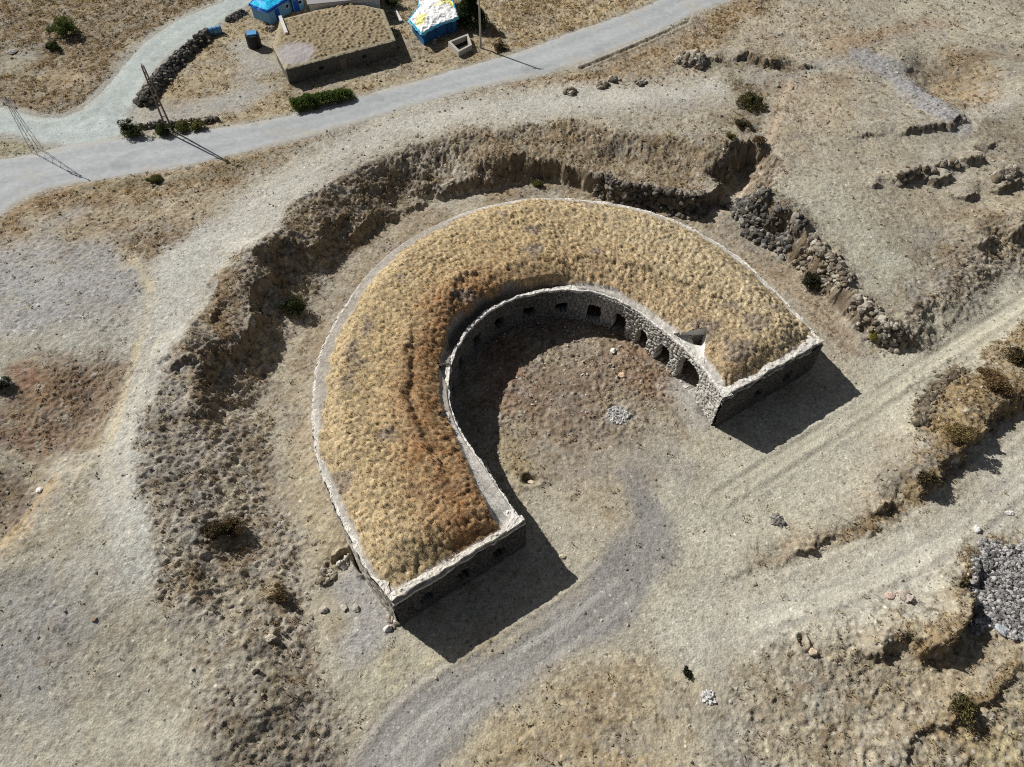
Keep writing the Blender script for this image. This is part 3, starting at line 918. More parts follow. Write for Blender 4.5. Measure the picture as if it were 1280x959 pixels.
op = [((624, 404), 1.2, 0.9, 2.5, 0.3, 1.7), ((660, 387), 1.2, 1.0, 2.4, 0, 1.7), ((701, 379), 1.2, 1.1, 2.4, 0, 1.7), ((743, 389), 1.5, 0.2, 2.5, 0.2, 1.3),
      ((779, 399), 1.6, 0.0, 2.6, 1.0, 1.3), ((811, 418), 1.5, 0.0, 2.5, 1.0, 1.3), ((834, 441), 1.6, 0.0, 2.6, 0.9, 1.3), ((868, 466), 3.0, 0.0, 3.6, 0.5, 1.7)]
holes_in = [(line_s(INN, p, zc), w, b, t, a) for p, w, b, t, a, zc in op]
s0 = holes_in[0][0]
for k in range(1, 6):
    holes_in.append((s0 - 3.3 * k, 1.2, 0.8, 2.5, 0.3))
inner_wall = wall_strip('inner_wall', INN, -0.5, TOPZ, 1, (162, 158, 150), holes_in, seed=500, top_rag=0.25, lit_tint=lambda t: 0.42 + 1.0 * sstep(0.58, 0.72, t))  # sun and shade painted in: shaded stretch darkened, sunlit stretch lightened
outer_wall = wall_strip('outer_wall', OUT, -0.5, TOPZ - 0.05, -1, (178, 172, 160), (), cell=0.16, seed=520, batter=0.02)
endL = np.array([OUT[0], INN[0]])
endR = np.array([OUT[-1], INN[-1]])
for _e in (endL, endR):
    _u = (_e[1] - _e[0]) / np.hypot(*(_e[1] - _e[0]))
    _e[0] -= _u * 0.12
    _e[1] += _u * 0.16


def end_holes(line, fr, b, t, w):
    L = np.hypot(*(line[1] - line[0]))
    return [(f * L, w, b, t, 0.4) for f in fr]


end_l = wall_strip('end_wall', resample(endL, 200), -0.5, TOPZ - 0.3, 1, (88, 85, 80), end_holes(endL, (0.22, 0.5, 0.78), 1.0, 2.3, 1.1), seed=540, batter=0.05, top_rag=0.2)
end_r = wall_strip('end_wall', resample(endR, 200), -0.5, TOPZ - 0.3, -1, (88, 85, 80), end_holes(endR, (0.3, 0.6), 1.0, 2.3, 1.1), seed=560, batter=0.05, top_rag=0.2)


# wall tops
def coping(name, line, width, z, inward, col, seed, rag=0.18, width2=None, dz=0.12, wfun=None, outset=0.0):
    L = np.hypot(*np.diff(line, axis=0).T).sum()
    ns = int(L / 0.09)
    P = resample(line, ns)
    T = np.gradient(P, axis=0)
    T /= np.linalg.norm(T, axis=1)[:, None]
    N = np.c_[T[:, 1], -T[:, 0]] * inward
    s = np.linspace(0, L, ns)
    W = np.full(ns, width)
    if wfun is not None:
        W = W * wfun(np.linspace(0, 1, ns))
    W = W * (1 + rag * 1.6 * fbm(s, s * 0, 1.1, seed, 4))
    nv = 9
    vv = np.linspace(0, 1, nv)
    U, S = np.meshgrid(vv, s)
    edge = 0.16 * fbm(s, s * 0 + 3, 0.7, seed + 2, 3)[:, None] * (1 - U) + outset * (1 - U)
    off = U * W[:, None] - edge
    X = P[:, :1] + N[:, :1] * off
    Y = P[:, 1:] + N[:, 1:] * off
    a, b, c = worley(S, off, 0.33, seed + 4)
    Z = z + dz * (c - 0.5) * sstep(0.0, 0.25, b - a) + 0.08 * fbm(S, off, 1.0, seed + 6, 3)
    Z = np.where(U == 0, z - 0.28, Z)
    Z = np.where(U == 1, z - 0.4, Z)
    X = np.where(U == 0, X[:, 1:2], X)
    Y = np.where(U == 0, Y[:, 1:2], Y)
    tint = 0.82 + 0.25 * c + 0.1 * fbm(S, off, 0.8, seed + 8, 3)
    tint = np.where(b - a < 0.06, tint * 0.8, tint)
    colr = lin(col) * tint[..., None]
    Fq = grid_faces(ns, nv)
    if inward < 0:
        Fq = Fq[:, ::-1]
    return mesh_np(name, np.stack([X, Y, Z], -1), Fq, M_stone, fort, np.clip(colr, 0, 1), smooth=False)


coping('inner_coping', INN, 0.55, TOPZ + 0.03, -1, (226, 222, 214), 600, rag=0.6, outset=0.2,
       wfun=lambda t: 0.9 + 2.2 * sstep(0.22, 0.0, t) * (0.7 + 0.3 * np.cos(t * 60)) - 0.55 * sstep(0.3, 0.36, t) * sstep(0.62, 0.56, t) + 0.5 * sstep(0.62, 0.75, t) + 1.0 * sstep(0.93, 1, t))
coping('outer_coping', OUT, 0.28, TOPZ + 0.02, 1, (222, 216, 204), 620, rag=0.9, outset=0.16,
       wfun=lambda t: 1 + 1.5 * sstep(0.14, 0.0, t) + 2.4 * sstep(0.93, 1, t))
coping('end_coping', resample(endL, 60), 0.55, TOPZ + 0.05, -1, (224, 217, 204), 640, rag=0.5, outset=0.08)
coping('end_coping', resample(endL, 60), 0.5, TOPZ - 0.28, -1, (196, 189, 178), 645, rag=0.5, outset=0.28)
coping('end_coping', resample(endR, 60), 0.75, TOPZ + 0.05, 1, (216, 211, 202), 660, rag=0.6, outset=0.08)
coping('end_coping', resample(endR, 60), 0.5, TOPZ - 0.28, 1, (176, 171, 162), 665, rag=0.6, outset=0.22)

# turf roof
NU = 104
uu = np.linspace(0, 1, NU)
tl = np.linspace(0, 1, NT)
UU, TT = np.meshgrid(uu, tl)
RX = OUT[:, :1] * (1 - UU) + INN[:, :1] * UU
RY = OUT[:, 1:] * (1 - UU) + INN[:, 1:] * UU
WID = np.hypot(*(OUT - INN).T)[:, None]
dO = UU * WID
dI = (1 - UU) * WID
midL = np.hypot(*np.diff((OUT + INN) / 2, axis=0).T).sum()
dE = np.minimum(TT, 1 - TT) * midL
dall = np.minimum(np.minimum(dO, dI), dE)
edge_in = 0.75 + 0.3 * fbm(RX, RY, 1.6, 701, 3) + sstep(0.30, 0.36, TT) * sstep(0.62, 0.55, TT) * (0.25 + 0.9 * np.clip(fbm(RX, RY, 1.8, 703, 3), -0.2, 1)) + 1.7 * sstep(0.16, 0.02, TT) * sstep(3.5, 0.5, dI)
north = sstep(0.33, 0.38, TT) * sstep(0.66, 0.60, TT)
crown = 1.0 * sstep(0.2, 3.2, dO) * sstep(0.3, 3.2, dE) * (0.25 + 0.75 * sstep(0.3, 3.0, dI)) + 0.25 * sstep(0, 1, UU) * 0
step_in = 0.55 * sstep(edge_in - 0.12, edge_in + 0.12, dI) * (0.35 + 0.65 * north) * sstep(0.8, 1.8, dE)
RZ = TOPZ - 0.12 - 0.75 * north * sstep(1.3, 0.9, dI) + crown + step_in
worn = 0.75 * sstep(2.2, 0.5, dO + 0.8 * fbm(RX, RY, 1.1, 709, 3)) * sstep(0.16, 0.26, TT) * sstep(0.56, 0.46, TT)      # bare strip behind the outer wall
grassm = sstep(0.25, 0.75, dO - 0.05 - 1.9 * worn + 0.45 * fbm(RX, RY, 1.2, 711, 3)) * sstep(-0.05, 0.2, dI - edge_in) * sstep(0.45, 0.85, dE + 0.3 * fbm(RX, RY, 1.2, 715, 3))


def roof_ledge(px, A, w, drop=0.35):
    P = smooth_line(unp(px, 5.2), 1)
    d, s = dist_line(P, RX, RY)
    d = np.maximum(d, 0)
    e = np.minimum(np.hypot(RX - P[0, 0], RY - P[0, 1]), np.hypot(RX - P[-1, 0], RY - P[-1, 1]))
    return A * np.where(s >= 0, np.exp(-(d / w) ** 2), sstep(drop, 0, d)) * sstep(0, 0.8, e), np.exp(-(d / 0.25) ** 2) * sstep(0, 0.6, e)


rwx = 0.35 * fbm(RX, RY, 0.9, 731, 3)
crev = np.zeros_like(RX)
_sx, _sy = RX, RY
RX, RY = RX + rwx, RY + rwx
for px, A, w in (([(541, 568), (531, 548), (517, 520), (509, 500), (510, 470), (512, 440)], 0.38, 2.2),
                 ([(566, 384), (567, 357), (583, 352)], 0.45, 1.0),
                 ([(728, 326), (776, 330), (819, 343), (855, 356), (878, 366)], 0.35, 1.4),
                 ([(640, 338), (672, 326), (690, 330)], 0.3, 1.0)):
    # uphill is on the outer side
    l, c_ = roof_ledge(px, A, w)
    RZ = RZ + l
    crev = np.maximum(crev, c_)
RX, RY = _sx, _sy
RZ = RZ - 0.15 * crev * (0.4 + 0.8 * sstep(-0.2, 0.3, fbm(RX, RY, 1.5, 733, 2)))
g1 = fbm(RX, RY, 0.9, 741, 3)
aang = np.arctan2(RY - 40, RX - 5)
a1, b1, c1 = worley(RX + 0.25 * g1, RY + 0.25 * fbm(RX, RY, 0.9, 745, 3), 0.47, 751)
a2, b2, c2 = worley(RX + 0.1 * g1, RY, 0.27, 753)
tuftr = (np.sqrt(np.clip(0.72 - a1, 0, 1)) * (0.2 + 0.65 * c1) * 0.40 + 0.10 * np.clip(0.6 - a2, 0, 1))
size_m = 0.75 + 0.6 * fbm(RX, RY, 4, 757, 3)
RZ = RZ + grassm * (1.1 * tuftr * size_m + 0.10 * fbm(RX, RY, 2.2, 761, 3)) + 0.03 * fbm(RX, RY, 0.4, 765, 2)
RZ[:, 0] = TOPZ - 0.15
RZ[:, -1] = TOPZ - 0.35
# colour of the turf
gold, straw, rust, brown, soil = (lin(c) for c in ((187, 164, 120), (190, 173, 138), (160, 119, 74), (128, 101, 73), (155, 147, 134)))
inner_m = sstep(0.45, 0.85, UU + 0.12 * fbm(RX, RY, 4, 771, 3))
west = sstep(0.58, 0.42, TT)
wleft = sstep(0.40, 0.05, TT)
k_r = np.clip(inner_m * west * 0.95 + 0.7 * wleft * sstep(0.35, 0.1, TT) * sstep(0.25, 0.6, UU) + 0.3 * inner_m, 0, 1)
k_s = np.clip(sstep(0.55, 0.8, TT) * 0.8 + 0.3 * sstep(0.5, 0.1, UU), 0, 1) * (0.7 + 0.5 * g1)
RC = gold + (straw - gold) * np.clip(k_s, 0, 1)[..., None]
RC = RC + (rust - RC) * np.clip(k_r * (0.75 + 0.5 * g1), 0, 1)[..., None]
RC = RC + (brown - RC) * np.clip(0.55 * k_r * sstep(0.0, 0.5, fbm(RX, RY, 2.5, 775, 4)), 0, 1)[..., None]
greyp = sstep(0.30, 0.5, fbm(RX, RY, 3.2, 781, 4) + 0.12 * sstep(0.8, 0.95, TT))
RC = RC + (lin((140, 126, 112)) - RC) * (0.75 * greyp)[..., None]
RC = RC * (0.84 + 0.3 * c1)[..., None]
RC = RC * (1 - 0.45 * sstep(0.5, 0.75, a1))[..., None]      # darker between tufts
limey = np.clip(sstep(2.6, 1.2, dI) * np.maximum(sstep(0.30, 0.15, TT), sstep(0.6, 0.68, TT)) + sstep(1.0, 0.6, dE) + sstep(0.7, 0.4, dO) * (1 - worn), 0, 1) * (0.75 + 0.5 * g1)
SO = soil[None, None, :] * (0.85 + 0.3 * c2)[..., None]
SO = SO + (lin((206, 200, 190)) * (0.8 + 0.3 * c2)[..., None] - SO) * np.clip(limey, 0, 1)[..., None]
SO = SO * (1 - 0.5 * north * sstep(1.4, 1.0, dI))[..., None]  # shade of the north ledge deepened in the soil colour
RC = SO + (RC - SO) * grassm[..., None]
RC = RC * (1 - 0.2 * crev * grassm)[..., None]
RC = RC * (1 + 0.10 * np.random.default_rng(4).normal(size=RX.shape).clip(-2, 2) + 0.15 * fbm(RX, RY, 0.3, 791, 2))[..., None]
_l = (RC @ np.array([0.21, 0.72, 0.07]))[..., None]
RC = RC + (_l - RC) * 0.14
RC = np.clip(RC, 0.01, 0.9)

# light wells cut out of the turf roof beside the inner wall
wells = [
    (unp([(843, 420), (881, 419), (879, 455)], TOPZ), unp([(862, 422), (878, 421), (876, 436), (866, 434)], TOPZ - 0.8)),
    (unp([(545, 459), (563, 456), (560, 486)], TOPZ), unp([(548, 460), (552, 459), (552, 465)], TOPZ - 0.8)),
]
Fr = grid_faces(NT, NU)
fcx = RX.ravel()[Fr].mean(1)
fcy = RY.ravel()[Fr].mean(1)
cut = np.zeros(len(Fr), bool)
for tri, _ in wells:
    cut |= sdf_poly(tri, fcx, fcy) < -0.05
hx, hy = unp((555, 522), TOPZ)[0]
cut |= np.hypot(fcx - hx, fcy - hy) < 0.42
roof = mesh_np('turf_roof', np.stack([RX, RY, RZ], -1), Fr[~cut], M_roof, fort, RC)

M_plaster = mat_col('lime_plaster', (206, 202, 194), 0.12, 3.0, 0.9, (222, 219, 212))


class MB:
    """collects polygons, builds one mesh"""

    def __init__(self):
        self.v, self.f = [], []

    def quadpoly(self, pts):
        n = len(self.v)
        self.v += [tuple(p) for p in pts]
        self.f.append(tuple(range(n, n + len(pts))))
        return self

    def prism(self, pts, z0, z1, ztop=None):
        """closed prism over a plan outline; ztop: per-corner top heights"""
        pts = [tuple(p) for p in pts]
        area = sum(a[0] * b[1] - b[0] * a[1] for a, b in zip(pts, pts[1:] + pts[:1]))
        if area < 0:
            pts = pts[::-1]
            if ztop:
                ztop = list(ztop)[::-1]
        n = len(self.v)
        k = len(pts)
        zt = ztop or [z1] * k
        self.v += [(p[0], p[1], z0) for p in pts] + [(p[0], p[1], z) for p, z in zip(pts, zt)]
        self.f.append(tuple(range(n + k - 1, n - 1, -1)))
        self.f.append(tuple(range(n + k, n + 2 * k)))
        for i in range(k):
            j = (i + 1) % k
            self.f.append((n + i, n + j, n + k + j, n + k + i))
        return self

    def box(self, c, sx, sy, z0, z1, rz=0):
        ca, sa = math.cos(rz), math.sin(rz)
        pts = [(c[0] + ca * x - sa * y, c[1] + sa * x + ca * y) for x, y in ((-sx / 2, -sy / 2), (sx / 2, -sy / 2), (sx / 2, sy / 2), (-sx / 2, sy / 2))]
        return self.prism(pts, z0, z1)

    def tube(self, a, b, r0, r1=None, n=8):
        r1 = r0 if r1 is None else r1
        a, b = Vector(a), Vector(b)
        d = (b - a).normalized()
        u = d.orthogonal().normalized()
        w = d.cross(u)
        k = len(self.v)
        for p, r in ((a, r0), (b, r1)):
            for i in range(n):
                t = 2 * math.pi * i / n
                q = p + (u * math.cos(t) + w * math.sin(t)) * r
                self.v.append(tuple(q))
        for i in range(n):
            j = (i + 1) % n
            self.f.append((k + i, k + j, k + n + j, k + n + i))
        self.f.append(tuple(range(k + n - 1, k - 1, -1)))
        self.f.append(tuple(range(k + n, k + 2 * n)))
        return self

    def build(self, name, mat, parent=None, bevel=0.0):
        me = bpy.data.meshes.new(name)
        me.from_pydata(self.v, [], self.f)
        me.update()
        me.materials.append(mat)
        o = bpy.data.objects.new(name, me)
        COL.objects.link(o)
        if parent is not None:
            o.parent = parent
            bpy_inv.append((o, parent))
        if bevel:
            b = o.modifiers.new('bevel', 'BEVEL')
            b.width = bevel
            b.segments = 2
        return o


bpy_inv = []     # world-space children: fixed up at the end

for tri, hole in wells:
    w = MB()
    zb = TOPZ - 0.4
    c = tri.mean(0)
    hc = hole.mean(0)
    k = 3
    # sloping plaster floor between the rim and the hole (ring), walls up to the rim
    rim = [(*(c + (p - c) * 1.06), TOPZ + 0.02) for p in tri]
    big = tri is wells[0][0]
    up = [(*(c + (p - c) * 1.06), TOPZ + ((0.3, 1.0, 0.15)[i_] if big else 0.3)) for i_, p in enumerate(tri)]
    hv = [(*p, zb) for p in hole]
    dn = [(*p, zb - 2.5) for p in hole]
    w.quadpoly([up[0], up[1], rim[1], rim[0]])
    w.quadpoly([up[1], up[2], rim[2], rim[1]])
    if len(hole) == 4:
        w.quadpoly([rim[0], rim[1], hv[1], hv[0]])
        w.quadpoly([rim[1], rim[2], hv[2], hv[1]])
        w.quadpoly([rim[2], rim[0], hv[3]])
        w.quadpoly([rim[2], hv[3], hv[2]])
        w.quadpoly([rim[0], hv[0], hv[3]])
    else:
        w.quadpoly([rim[0], rim[1], hv[1], hv[0]])
        w.quadpoly([rim[1], rim[2], hv[2], hv[1]])
        w.quadpoly([rim[2], rim[0], hv[0], hv[2]])
    for i in range(len(hv)):
        j = (i + 1) % len(hv)
        w.quadpoly([hv[i], hv[j], dn[j], dn[i]])
    w.build('light_well', M_plaster, fort)
w = MB()
n_ = 14
ring = [(hx + 0.5 * math.cos(2 * math.pi * i / n_), hy + 0.5 * math.sin(2 * math.pi * i / n_)) for i in range(n_)]
ring2 = [(hx + 0.34 * math.cos(2 * math.pi * i / n_), hy + 0.34 * math.sin(2 * math.pi * i / n_)) for i in range(n_)]
for i in range(n_):
    j = (i + 1) % n_
    a, b, c_, d_ = ring[i], ring[j], ring2[j], ring2[i]
    w.quadpoly([(*a, TOPZ + 0.2), (*b, TOPZ + 0.2), (*c_, TOPZ + 0.22), (*d_, TOPZ + 0.22)])
    w.quadpoly([(*b, TOPZ + 0.2), (*a, TOPZ + 0.2), (*a, TOPZ - 0.6), (*b, TOPZ - 0.6)])
    w.quadpoly([(*d_, TOPZ + 0.22), (*c_, TOPZ + 0.22), (*c_, TOPZ - 2), (*d_, TOPZ - 2)])
w.build('chimney', M_plaster, fort)


# ------------------------------------------------------------------ stones
def ico(sub):
    import bmesh
    bm = bmesh.new()
    bmesh.ops.create_icosphere(bm, subdivisions=sub, radius=1.0)
    V = np.array([v.co[:] for v in bm.verts])
    Fc = np.array([[v.index for v in f.verts] for f in bm.faces])
    bm.free()
    return V, Fc


ICO1, ICO2, ICO3 = ico(1), ico(2), ico(3)


def rock_shape(r, base=ICO2, planes=14):
    V, Fc = base
    nrm = r.normal(size=(planes, 3))
    nrm /= np.linalg.norm(nrm, axis=1)[:, None]
    dd = r.uniform(0.6, 1.0, planes)
    dots = V @ nrm.T
    rad = np.where(dots > 0.05, dd / np.maximum(dots, 0.05), 9).min(1)
    rad = np.minimum(rad, 1.25)
    sc = np.array([1, r.uniform(0.65, 1), r.uniform(0.5, 0.8)])
    return V * rad[:, None] * sc, Fc


SHAPES = [rock_shape(np.random.default_rng(900 + i), ICO1 if i < 6 else ICO2) for i in range(16)]


def rot_random(r):
    a = r.uniform(0, 2 * math.pi)
    b = r.normal(0, 0.35)
    c = r.normal(0, 0.35)
    ca, sa, cb, sb, cc, sc = math.cos(a), math.sin(a), math.cos(b), math.sin(b), math.cos(c), math.sin(c)
    Rz = np.array([[ca, -sa, 0], [sa, ca, 0], [0, 0, 1]])
    Rx = np.array([[1, 0, 0], [0, cb, -sb], [0, sb, cb]])
    Ry = np.array([[cc, 0, sc], [0, 1, 0], [-sc, 0, cc]])
    return Rz @ Rx @ Ry


def rocks_mesh(name, pts, sizes, cols, seed, parent=None, shapes=None):
    """many stones in one mesh; pts (n,3) world, cols (n,3) linear"""
    r = np.random.default_rng(seed)
    shapes = shapes or SHAPES[:8]
    VV, FF, CC = [], [], []
    n = 0
    for p, s, c in zip(pts, sizes, cols):
        V, Fc = shapes[r.integers(len(shapes))]
        v = (V * s) @ rot_random(r).T + p
        VV.append(v)
        FF.append(Fc + n)
        CC.append(np.repeat([c], len(v), 0))
        n += len(v)
    return mesh_np(name, np.vstack(VV), np.vstack(FF), M_stone, parent, np.vstack(CC), smooth=False)


def boulder(px, py, size, col, label, seed, cat='stone', name='boulder', group=None, flat=0.85):
    x, y, z = at(px, py)
    V, Fc = rock_shape(np.random.default_rng(seed), ICO3, 18)
    r = np.random.default_rng(seed + 1)
    V = V * size * np.array([1, 1, flat])
    V = V + 0.03 * size * r.normal(size=V.shape)
    o = mesh_np(name, V, Fc, M_stone, None, np.repeat([lin(col)], len(V), 0), smooth=False)
    o.location = (x, y, z + 0.18 * size)
    o.rotation_euler = (0, 0, r.uniform(0, 6.28))
    return tag(o, label, cat, group)


def pile(name, px, z_, width, hgt, n, smin, smax, cols, seed, label, cat, group=None, profile=None):
    """stones heaped along a line seen at pixels px"""
    r = np.random.default_rng(seed)
    P = np.array([at(*q)[:2] for q in px])
    if len(P) > 1:
        Q = resample(smooth_line(P, 1), 200)
    else:
        Q = np.repeat(P, 200, 0)
    t = r.random(n)
    idx = (t * 199).astype(int)
    T = np.gradient(Q, axis=0) + 1e-9
    T /= np.linalg.norm(T, axis=1)[:, None]
    N = np.c_[-T[:, 1], T[:, 0]]
    off = r.normal(0, 0.42, n).clip(-1, 1) * width
    if len(P) == 1:
        ang = r.uniform(0, 6.28, n)
        rad = np.sqrt(r.random(n)) * width
        xy = Q[idx] + np.c_[np.cos(ang) * rad, np.sin(ang) * rad]
        h = hgt * (1 - (rad / width) ** 2)
    else:
        xy = Q[idx] + N[idx] * off[:, None]
        h = hgt * np.clip(1 - np.abs(off / width), 0, 1)
    h = h * r.uniform(0.0, 1.0, n) ** 0.7 * (0.85 if 'wall' in name else 0.6)
    sizes = smin * 0.6 + (smax * 1.25 - smin * 0.6) * r.random(n) ** 1.8
    z = gz(xy[:, 0], xy[:, 1]) + h
    cols = np.array([lin(c) for c in cols])
    cc = cols[r.integers(len(cols), size=n)] * r.uniform(0.75, 1.2, n)[:, None]
    base = np.array([Q[:, 0].mean(), Q[:, 1].mean(), float(gz(Q[:, 0].mean(), Q[:, 1].mean())[0])])
    o = rocks_mesh(name, np.c_[xy, z] - base, sizes, cc, seed, shapes=SHAPES[4:14])
    o.location = base
    return tag(o, label, cat, group)


DK = [(96, 94, 90), (116, 112, 106), (76, 75, 72), (142, 138, 130), (88, 82, 72)]
MID = [(138, 130, 116), (158, 149, 133), (112, 105, 94), (176, 168, 154), (126, 114, 96)]
pile('stone_wall', [(182, 132), (192, 112), (206, 94), (226, 74), (246, 56), (262, 44)], PZ, 1.5, 1.3, 1500, 0.16, 0.44, DK, 1001,
     'long curved bank of dark grey field stones beside the pale gravel side road', 'stone wall')
pile('stone_wall', [(285, 28), (291, 23), (298, 19), (306, 16)], PZ, 0.8, 0.6, 200, 0.2, 0.38, DK, 1003,
     'short stone bank between the side road and the blue hut', 'stone wall')
pile('stone_wall', [(172, 161), (195, 157), (220, 157), (245, 153), (272, 150)], PZ, 0.6, 0.7, 260, 0.16, 0.32, MID + DK, 1005,
     'low dry stone wall with green shrubs along the upper edge of the main road', 'stone wall')
pile('stone_outcrop', [(912, 256), (930, 262), (950, 268), (975, 277), (998, 288)], 1.5, 1.5, 0.7, 760, 0.12, 0.52, DK, 1007,
     'dark ragged rock outcrop above the ditch, north-east of the fort', 'rock outcrop')
pile('stone_outcrop', [(1012, 298), (1030, 318), (1050, 342), (1062, 352)], 1.5, 1.2, 0.4, 560, 0.12, 0.46, MID, 1009,
     'grey broken rock ledge running down the slope beside the dark round bush', 'rock outcrop')
pile('stone_outcrop', [(1072, 372), (1084, 384), (1092, 392)], 1.2, 1.0, 0.4, 260, 0.1, 0.44, MID, 1011,
     'small pale rock ledge halfway down the slope right of the fort', 'rock outcrop')
pile('stone_outcrop', [(1092, 404), (1108, 410), (1126, 416)], 1.0, 1.3, 0.4, 330, 0.1, 0.46, MID, 1013,
     'lowest grey rock ledge at the end of the slope, above the yellow-green bush', 'rock outcrop')
pile('stone_heap', [(858, 70), (868, 78), (878, 82)], PZ, 1.8, 0.8, 260, 0.16, 0.6, MID + [(105, 103, 98)], 1015,
     'heap of large grey blocks near the top edge, right of the asphalt road', 'stone heap')
pile('stone_outcrop', [(1122, 222), (1140, 215), (1155, 212), (1168, 216)], PZ, 0.7, 0.5, 110, 0.15, 0.6, MID, 1017,
     'pointed pale rock outcrop with a thin tail on the upper right plateau', 'rock outcrop')
pile('stone_outcrop', [(1172, 208), (1184, 206), (1194, 206)], PZ, 0.6, 0.6, 34, 0.3, 0.6, MID, 1019,
     'small pale rock slab just right of the pointed outcrop', 'rock outcrop')
pile('stone_outcrop', [(1240, 222), (1256, 220), (1268, 214)], PZ, 0.7, 0.5, 170, 0.15, 0.55, MID, 1021,
     'rounded grey rock outcrop near the right edge of the upper plateau', 'rock outcrop')
pile('stone_heap', [(772, 519)], 0, 1.0, 0.16, 330, 0.06, 0.15, [(190, 188, 184), (168, 166, 162), (205, 203, 198)], 1023,
     'small round heap of pale broken stone in the middle of the courtyard', 'stone heap')
pile('stone_outcrop', [(1150, 530), (1156, 505), (1172, 485), (1200, 460)], 0.8, 0.8, 0.25, 420, 0.09, 0.36, [(112, 102, 86), (136, 124, 104), (90, 82, 70)], 1025,
     'dark broken rocks on the upper side of the brushy bank between the two tracks', 'rock outcrop')
pile('stone_outcrop', [(745, 228), (780, 236), (820, 243), (860, 252), (882, 256)], 1.0, 1.1, 0.6, 520, 0.12, 0.5, [(104, 98, 90), (126, 118, 106), (88, 84, 78)], 1027,
     'dark crumbling rock face at the foot of the north ditch slope', 'rock outcrop')
pile('stone_heap', [(1130, 748)], 0, 0.6, 0.4, 22, 0.24, 0.4, [(196, 180, 168), (180, 168, 156)], 1029,
     'little cluster of pinkish white stones beside the lower track', 'stone heap')
pile('stone_heap', [(972, 650)], 0, 0.6, 0.3, 44, 0.15, 0.26, [(116, 112, 106), (140, 136, 130)], 1031,
     'little scatter of dark stones on the pale ground below the upper track', 'stone heap')
pile('stone_heap', [(886, 872)], 0, 0.5, 0.2, 60, 0.11, 0.2, [(205, 202, 196)], 1033,
     'scatter of small white stones on bare ground near the bottom edge', 'stone heap')
pile('stone_heap', [(410, 712), (404, 730)], 0, 0.7, 0.3, 60, 0.14, 0.34, MID, 1035,
     'loose rubble beside the small pit left of the fort', 'stone heap')
pile('stone_heap', [(428, 703)], 0, 0.5, 0.2, 24, 0.12, 0.26, [(214, 210, 204)], 1037,
     'white stones spilling into the small dark pit left of the fort', 'stone heap')
for k_, (hp_, lab_) in enumerate([((712, 116), 'dark blocks between the asphalt road and the ditch bank, leftmost of the heaps there'),
                                 ((752, 108), 'low heap of brown-grey blocks between road and ditch bank, second from the left'),
                                 ((768, 100), 'pale-topped heap of blocks between the road and the ditch bank, third from the left'),
                                 ((800, 104), 'small dark heap of blocks just left of the big grey block heap')]):
    pile('stone_heap', [hp_], PZ, 0.75, 0.5, 30, 0.25, 0.5, MID + [(90, 84, 76)], 1039 + 2 * k_, lab_, 'stone heap')

pile('stone_heap', [(334, 38), (342, 36)], PZ, 0.8, 0.5, 90, 0.14, 0.34, MID, 1061, 'untidy heap of stones in the yard between the blue hut and the dark tank', 'stone heap')
pile('stone_heap', [(486, 770), (497, 782)], 0, 0.35, 0.25, 40, 0.1, 0.24, MID + [(206, 202, 194)], 1063, 'fallen stones against the foot of the outer wall at the lower left corner', 'stone heap')

# stone field at the lower right
r = np.random.default_rng(5)
fieldp = unp([(1214, 792), (1212, 740), (1218, 705), (1246, 684), (1300, 668), (1330, 800), (1262, 798)], 0)
x0, y0 = fieldp.min(0)
x1, y1 = fieldp.max(0)
q = np.c_[r.uniform(x0, x1, 8000), r.uniform(y0, y1, 8000)]
q = q[sdf_poly(fieldp, q[:, 0], q[:, 1]) < 0.1 + 1.3 * fbm(q[:, 0], q[:, 1], 2.0, 61, 3)]
zc = gz(q[:, 0], q[:, 1]) + r.uniform(0.0, 0.16, len(q))
cg = np.array([lin(c) for c in ((148, 145, 142), (120, 118, 116), (176, 173, 169), (92, 90, 88))])[r.integers(4, size=len(q))]
sf = rocks_mesh('stone_bed', np.c_[q, zc], r.uniform(0.09, 0.25, len(q)), cg, 1101, shapes=SHAPES[:10])
tag(sf, 'flat bed of loose blue-grey stones at the lower right edge', 'stone bed')
sf['kind'] = 'stuff'

